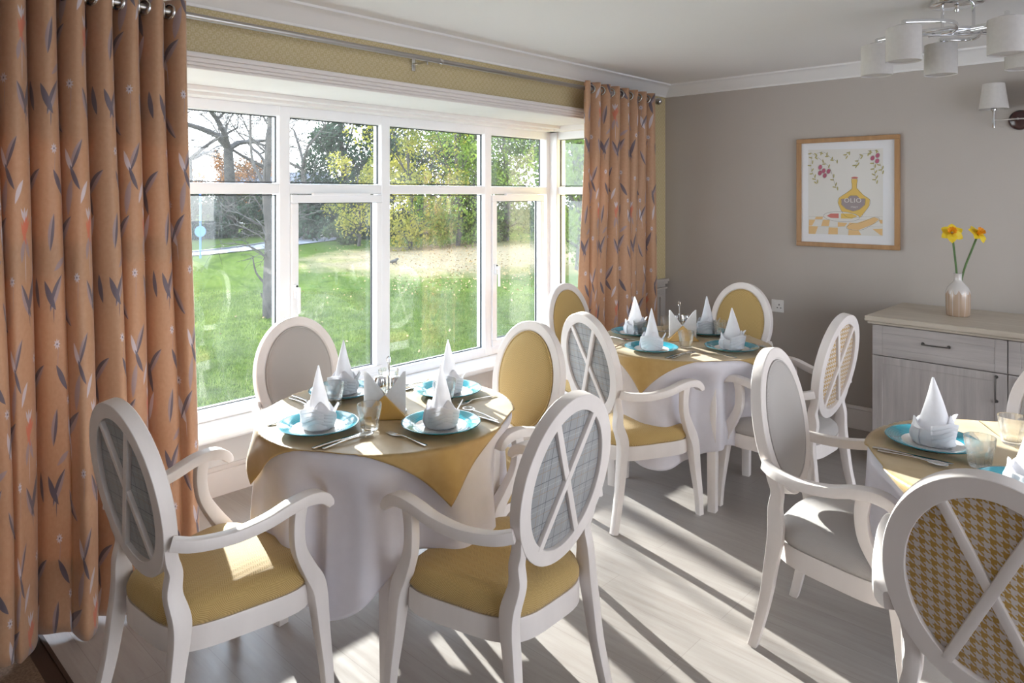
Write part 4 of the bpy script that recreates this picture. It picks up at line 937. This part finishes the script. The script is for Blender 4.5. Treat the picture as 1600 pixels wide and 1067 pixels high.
def leafmat(nm, c1, c2, tr=.35): return noisy(nm, c1, c2, .9, .9, trans=tr, spec=.1)
L_dark = leafmat('evergreen_leaf', (.022,.042,.026), (.045,.072,.042), .15); L_yel = leafmat('yellow_leaf', (.40,.34,.06), (.16,.19,.04), .45); L_grn = leafmat('light_green_leaf', (.20,.27,.05), (.09,.15,.03), .45)
L_org = leafmat('rust_leaf', (.34,.15,.05), (.20,.11,.05), .35); L_mid = leafmat('shrub_leaf', (.05,.08,.035), (.10,.12,.05), .3)
def branches(m, tw, p, dr, ln, r, lev, rg_, droop=0.0, minr=.009):
    n = 4; pts = [p]; rad = [r]; q = p.copy(); dd = dr.copy()
    for i in range(n):
        dd = (dd+Vector((rg_.gauss(0,.17), rg_.gauss(0,.17), rg_.gauss(0,.12)-droop*(.1)))).normalized(); q = q+dd*ln/n; pts.append(q.copy()); rad.append(r*(1-.12*(i+1)))
    (m if r > .03 else tw).tube(pts, rad, 6 if r > .05 else 4, cap=False)
    if lev <= 0: return
    for k in range(3 if lev > 1 else 5):
        i = rg_.choice((2, 3, 4, 4)); ax = Vector((rg_.gauss(0,1), rg_.gauss(0,1), rg_.gauss(0,.6))).normalized(); a = rg_.uniform(.35, .95)
        nd = (dd*cos(a)+ax*sin(a)).normalized(); branches(m, tw, pts[i], nd, ln*rg_.uniform(.62, .85), max(minr, rad[i]*rg_.uniform(.5, .72)), lev-1, rg_, droop, minr)
def bare_tree(label, px, d, h, r, seed, lev=6, fork=None, group='leafless trees beyond the lawn'):
    rg_ = random.Random(seed); l = PXD(px, d); base = WG(l, d, -.1); t = thing('bare_tree', label, 'tree', base, 0, group); m = MB(); tw = MB()
    top = Vector((rg_.uniform(-.2,.2), 0, h)); tr = [Vector((0,0,0)), Vector((.03,.02,h*.4)), top]
    m.tube([tuple(q) for q in cr([tuple(a) for a in tr], 4)], [r*(1.25-.45*i/8) for i in range(9)], 10, cap=False)
    for k in range(fork or 3):
        a = 2*pi*k/(fork or 3)+rg_.uniform(-.4, .4)+HEAD; dr = Vector((cos(a)*.8, sin(a)*.8, rg_.uniform(.45, .9))).normalized(); branches(m, tw, top, dr, h*.75, r*.6, lev-1, rg_, .3)
    m.build('trunk', M_bark, t, smooth=60); tw.build('twigs', M_bark, t, smooth=0); return t
bare_tree('broad leafless tree with forked crooked trunk, behind the drive at far left', 360, 31, 4.0, .24, 4, 7)
bare_tree('leafless tree at the left edge of the view beside the curtain', 296, 33, 3.6, .16, 9, 7)
bare_tree('thin leafless tree left of the dark evergreen', 478, 29, 3.0, .12, 21, 6)
bare_tree('leafless tree standing behind the broad forked one', 415, 33, 3.2, .16, 17, 6)
# slender tree on the lawn close to the window
t = thing('slender_tree', 'slender bare tree with a broken side branch on the lawn near the window', 'tree', WG(PXD(419, 10.6), 10.6, -.05)); rg_ = random.Random(3)
def q_(l, z, dd=0): v_ = Vector((RT[0]*l+FW[0]*dd, RT[1]*l+FW[1]*dd, z)); return tuple(v_)
m = MB(); tw = MB(); m.tube(cr([q_(0,0), q_(.0,.6), q_(.02,1.3), q_(-.03,2.0), q_(.03,2.8), q_(.05,3.8), q_(.0,5)], 5), [.085-.0017*i for i in range(31)], 10)
m.tube(cr([q_(.0,1.55), q_(-.03,1.95), q_(-.14,2.2), q_(-.25,2.5), q_(-.27,3.3)], 5), [.035-.001*i for i in range(21)], 8)
m.tube(cr([q_(-.02,.55), q_(-.10,.62), q_(-.19,.75), q_(-.23,.95)], 4), [.022-.0011*i for i in range(13)], 6); m.tube(cr([q_(-.02,.30), q_(-.08,.34), q_(-.11,.42)], 3), .012, 5)
for k in range(26):
    z = rg_.uniform(.5, 3.2); a = rg_.uniform(0, 2*pi); branches(m, tw, Vector(q_(0, z)), Vector((cos(a)*.6, sin(a)*.6, .75)).normalized(), rg_.uniform(.35,.8), .012, 2, rg_, .2, .004)
m.build('trunk', M_bark, t, smooth=60); tw.build('twigs', M_bark, t, smooth=0)

def leafy(name, label, px, d, h, wd, mt, n, seed, size=.085, trunk=.12, z0=.2, clumps=26, group=None, cat='tree', cone=False, core=True):
    rg_ = random.Random(seed); l = PXD(px, d); t = thing(name, label, cat, WG(l, d, -.1), 0, group); m = MB(); pts = []; cl = []
    for k in range(clumps):
        zz = rg_.uniform(0, 1)
        if cone: rr_ = wd*(1-zz)**.8*rg_.uniform(.4, 1)
        else: rr_ = wd*sqrt(max(.05, 1-(2*zz-1)**2*.8))*sqrt(rg_.random())
        a = rg_.uniform(0, 2*pi); cl.append((Vector((rr_*cos(a), rr_*sin(a), z0+(h-z0)*zz)), wd*rg_.uniform(.22, .42)*(1.15-zz*.5 if cone else 1)))
    for k in range(n):
        c, s = cl[k % clumps]; v_ = Vector((rg_.gauss(0,1), rg_.gauss(0,1), rg_.gauss(0,.8))); v_ = v_.normalized()*s*rg_.random()**.35
        if cone: v_.z -= .25*hypot(v_.x, v_.y)
        q = c+v_
        if q.z > .02: pts.append(q)
    leafcards(m, pts, size, rg_); m.build('foliage', mt, t, smooth=0)
    m = MB(); hh = h*.8
    m.tube(cr([(0,0,0), (.1*wd,.05,hh*.35), (-.05*wd,0,hh*.7), (0,0,hh)], 4), [trunk*(1.1-.07*i) for i in range(13)], 8)
    for c, s in cl[:14]: m.tube([(0, 0, max(.2, c.z*.55)), tuple(c*.6+Vector((0,0,c.z*.15))), tuple(c)], [trunk*.4, trunk*.25, .01], 5, cap=False)
    m.build('trunk', M_bark, t, smooth=60); return t
GR = 'trees and shrubs beyond the lawn'
leafy('evergreen_tree', 'tall dark evergreen tree right of the bare trees', 535, 30, 8.5, 2.3, L_dark, 11000, 1, .10, .16, .3, 46, GR, cone=True)
leafy('evergreen_tree', 'second dark evergreen tree behind the yellowing tree', 600, 33, 8.0, 2.4, L_dark, 9000, 2, .11, .16, .3, 40, GR, cone=True)
leafy('rust_leaved_tree', 'low rust leaved tree behind the broad bare tree', 350, 36, 3.9, 1.7, L_org, 2600, 3, .08, .08, .9, 20, GR)
leafy('rust_leaved_tree', 'rust leaved tree right of the forked bare trunk', 402, 34, 3.6, 1.3, L_org, 2000, 4, .08, .08, .9, 18, GR)
leafy('yellowing_tree', 'small yellow leaved tree before the dark evergreen', 560, 25, 3.3, 1.35, L_yel, 3000, 5, .055, .06, .8, 24, GR)
leafy('yellowing_tree', 'broad green and yellow tree in the third window light', 640, 23, 5.6, 1.7, L_yel, 8000, 6, .06, .07, .4, 44, GR)
leafy('light_green_tree', 'light green tree behind the third window upright', 715, 24, 6.0, 2.1, L_grn, 10000, 7, .06, .08, .4, 46, GR)
leafy('light_green_tree', 'green tree with dark limbs behind the fourth window light', 790, 25, 6.2, 2.1, L_mid, 10000, 8, .07, .10, .4, 44, GR)
leafy('light_green_tree', 'bright green tree seen through the side light of the bay', 905, 17, 5.2, 1.7, L_grn, 11000, 10, .05, .11, .4, 44, GR)
k_ = 0
for (px, d, h_, w_, nm) in [(300, 30, 2.0, 1.6, 'at the far left'), (345, 31, 2.1, 1.7, 'beneath the broad bare tree'), (392, 32, 2.0, 1.6, 'between the bare trunk and the slender tree'), (470, 31, 2.4, 1.6, 'right of the slender tree'), (520, 31.5, 2.6, 1.8, 'below the tall evergreen'), (575, 31, 3.0, 2.0, 'right below the tall evergreen'), (640, 31, 4.6, 2.4, 'behind the yellow tree'), (705, 32, 5.0, 2.5, 'behind the light green tree'), (770, 32, 5.4, 2.6, 'behind the fourth window light'), (845, 32, 5.6, 2.6, 'behind the bay corner post'), (915, 30, 5.6, 2.6, 'at the right of the garden'), (540, 26.5, .9, .7, 'low and light, beside the drive')]:
    k_ += 1; leafy('garden_shrub', 'dark dense shrub '+nm, px, d, h_, w_, L_dark if k_ % 3 else L_mid, int(2400*w_), 30+k_, .085, .05, .05, 26, GR, 'shrub')
# small far things
t = thing('sign_post', 'slim blue post with round blue sign beside the drive', 'sign', WG(PXD(313, 20.6), 20.6)); M_blue = mat('blue_paint', (.06,.16,.42), .5)[0]
m = MB(); m.tube([(0,0,0), (0,0,2.2)], .03, 8); m.build('pole', M_blue, t); o = MB().lathe([(.001,-.02), (.16,-.02), (.16,.02), (.001,.02)], 20).build('disc', M_blue, t); o.location = (0, 0, .78); o.rotation_euler = (pi/2, 0, HEAD-pi/2)
t = thing('house', 'small white house half hidden behind the garden shrubs', 'house', WG(PXD(415, 45), 45, 0), HEAD-pi/2)
m = MB(); m.box(-3.2, 3.2, 0, 4, 0, 2.2); m.build('wall', mat('white_render', (.75,.74,.72), .8)[0], t, smooth=0)
m = MB(); m.add([(-3.5,-.3,2.2), (3.5,-.3,2.2), (3.5,4.3,2.2), (-3.5,4.3,2.2), (-3.5,2,3.4), (3.5,2,3.4)], [(0,1,5,4), (2,3,4,5), (0,4,3), (1,2,5), (0,3,2,1)]); m.build('roof', mat('slate_roof', (.12,.12,.14), .8)[0], t, smooth=0)
for x_ in (-2, 0, 2): m = MB(); m.box(x_-.5, x_+.5, -.03, .02, .8, 1.7); m.build('window', M_seal, t, smooth=0)
# squirrel on the lawn
sq = WG(PXD(616, 18.6), 18.6, .0); t = bpy.data.meshes.new('squirrel'); m = MB()
m.tube(cr([(-.09,0,.03), (-.07,0,.06), (-.02,0,.075), (.03,0,.085), (.06,0,.12), (.085,0,.14), (.115,0,.13)], 4), [.012+.030*sin(pi*min(1, i/24)**.8)*(1 if i < 15 else .8)+.004 for i in range(25)], 10)
m.tube(cr([(-.08,0,.04), (-.13,0,.06), (-.15,0,.12), (-.13,0,.18), (-.16,0,.21)], 4), [.012,.016,.020,.024,.027,.030,.031,.032,.032,.031,.030,.028,.026,.022,.018,.012,.004], 8)
for x_, y_ in ((-.06,.03), (-.06,-.03), (.04,.02), (.04,-.02)): m.tube([(x_,y_,.07), (x_+.01,y_,.03), (x_+.02,y_,0)], [.016,.010,.007], 6)
for y_ in (-.012, .012): m.tube([(.085,y_,.15), (.082,y_*1.4,.172)], [.007,.002], 5)
o = m.build('squirrel', mat('grey_squirrel_fur', (.09,.08,.07), .9)[0], smooth=70); o.location = sq; o.rotation_euler = (0, 0, HEAD-pi/2); tag(o, 'small dark squirrel standing on the leaf strewn lawn', 'squirrel')
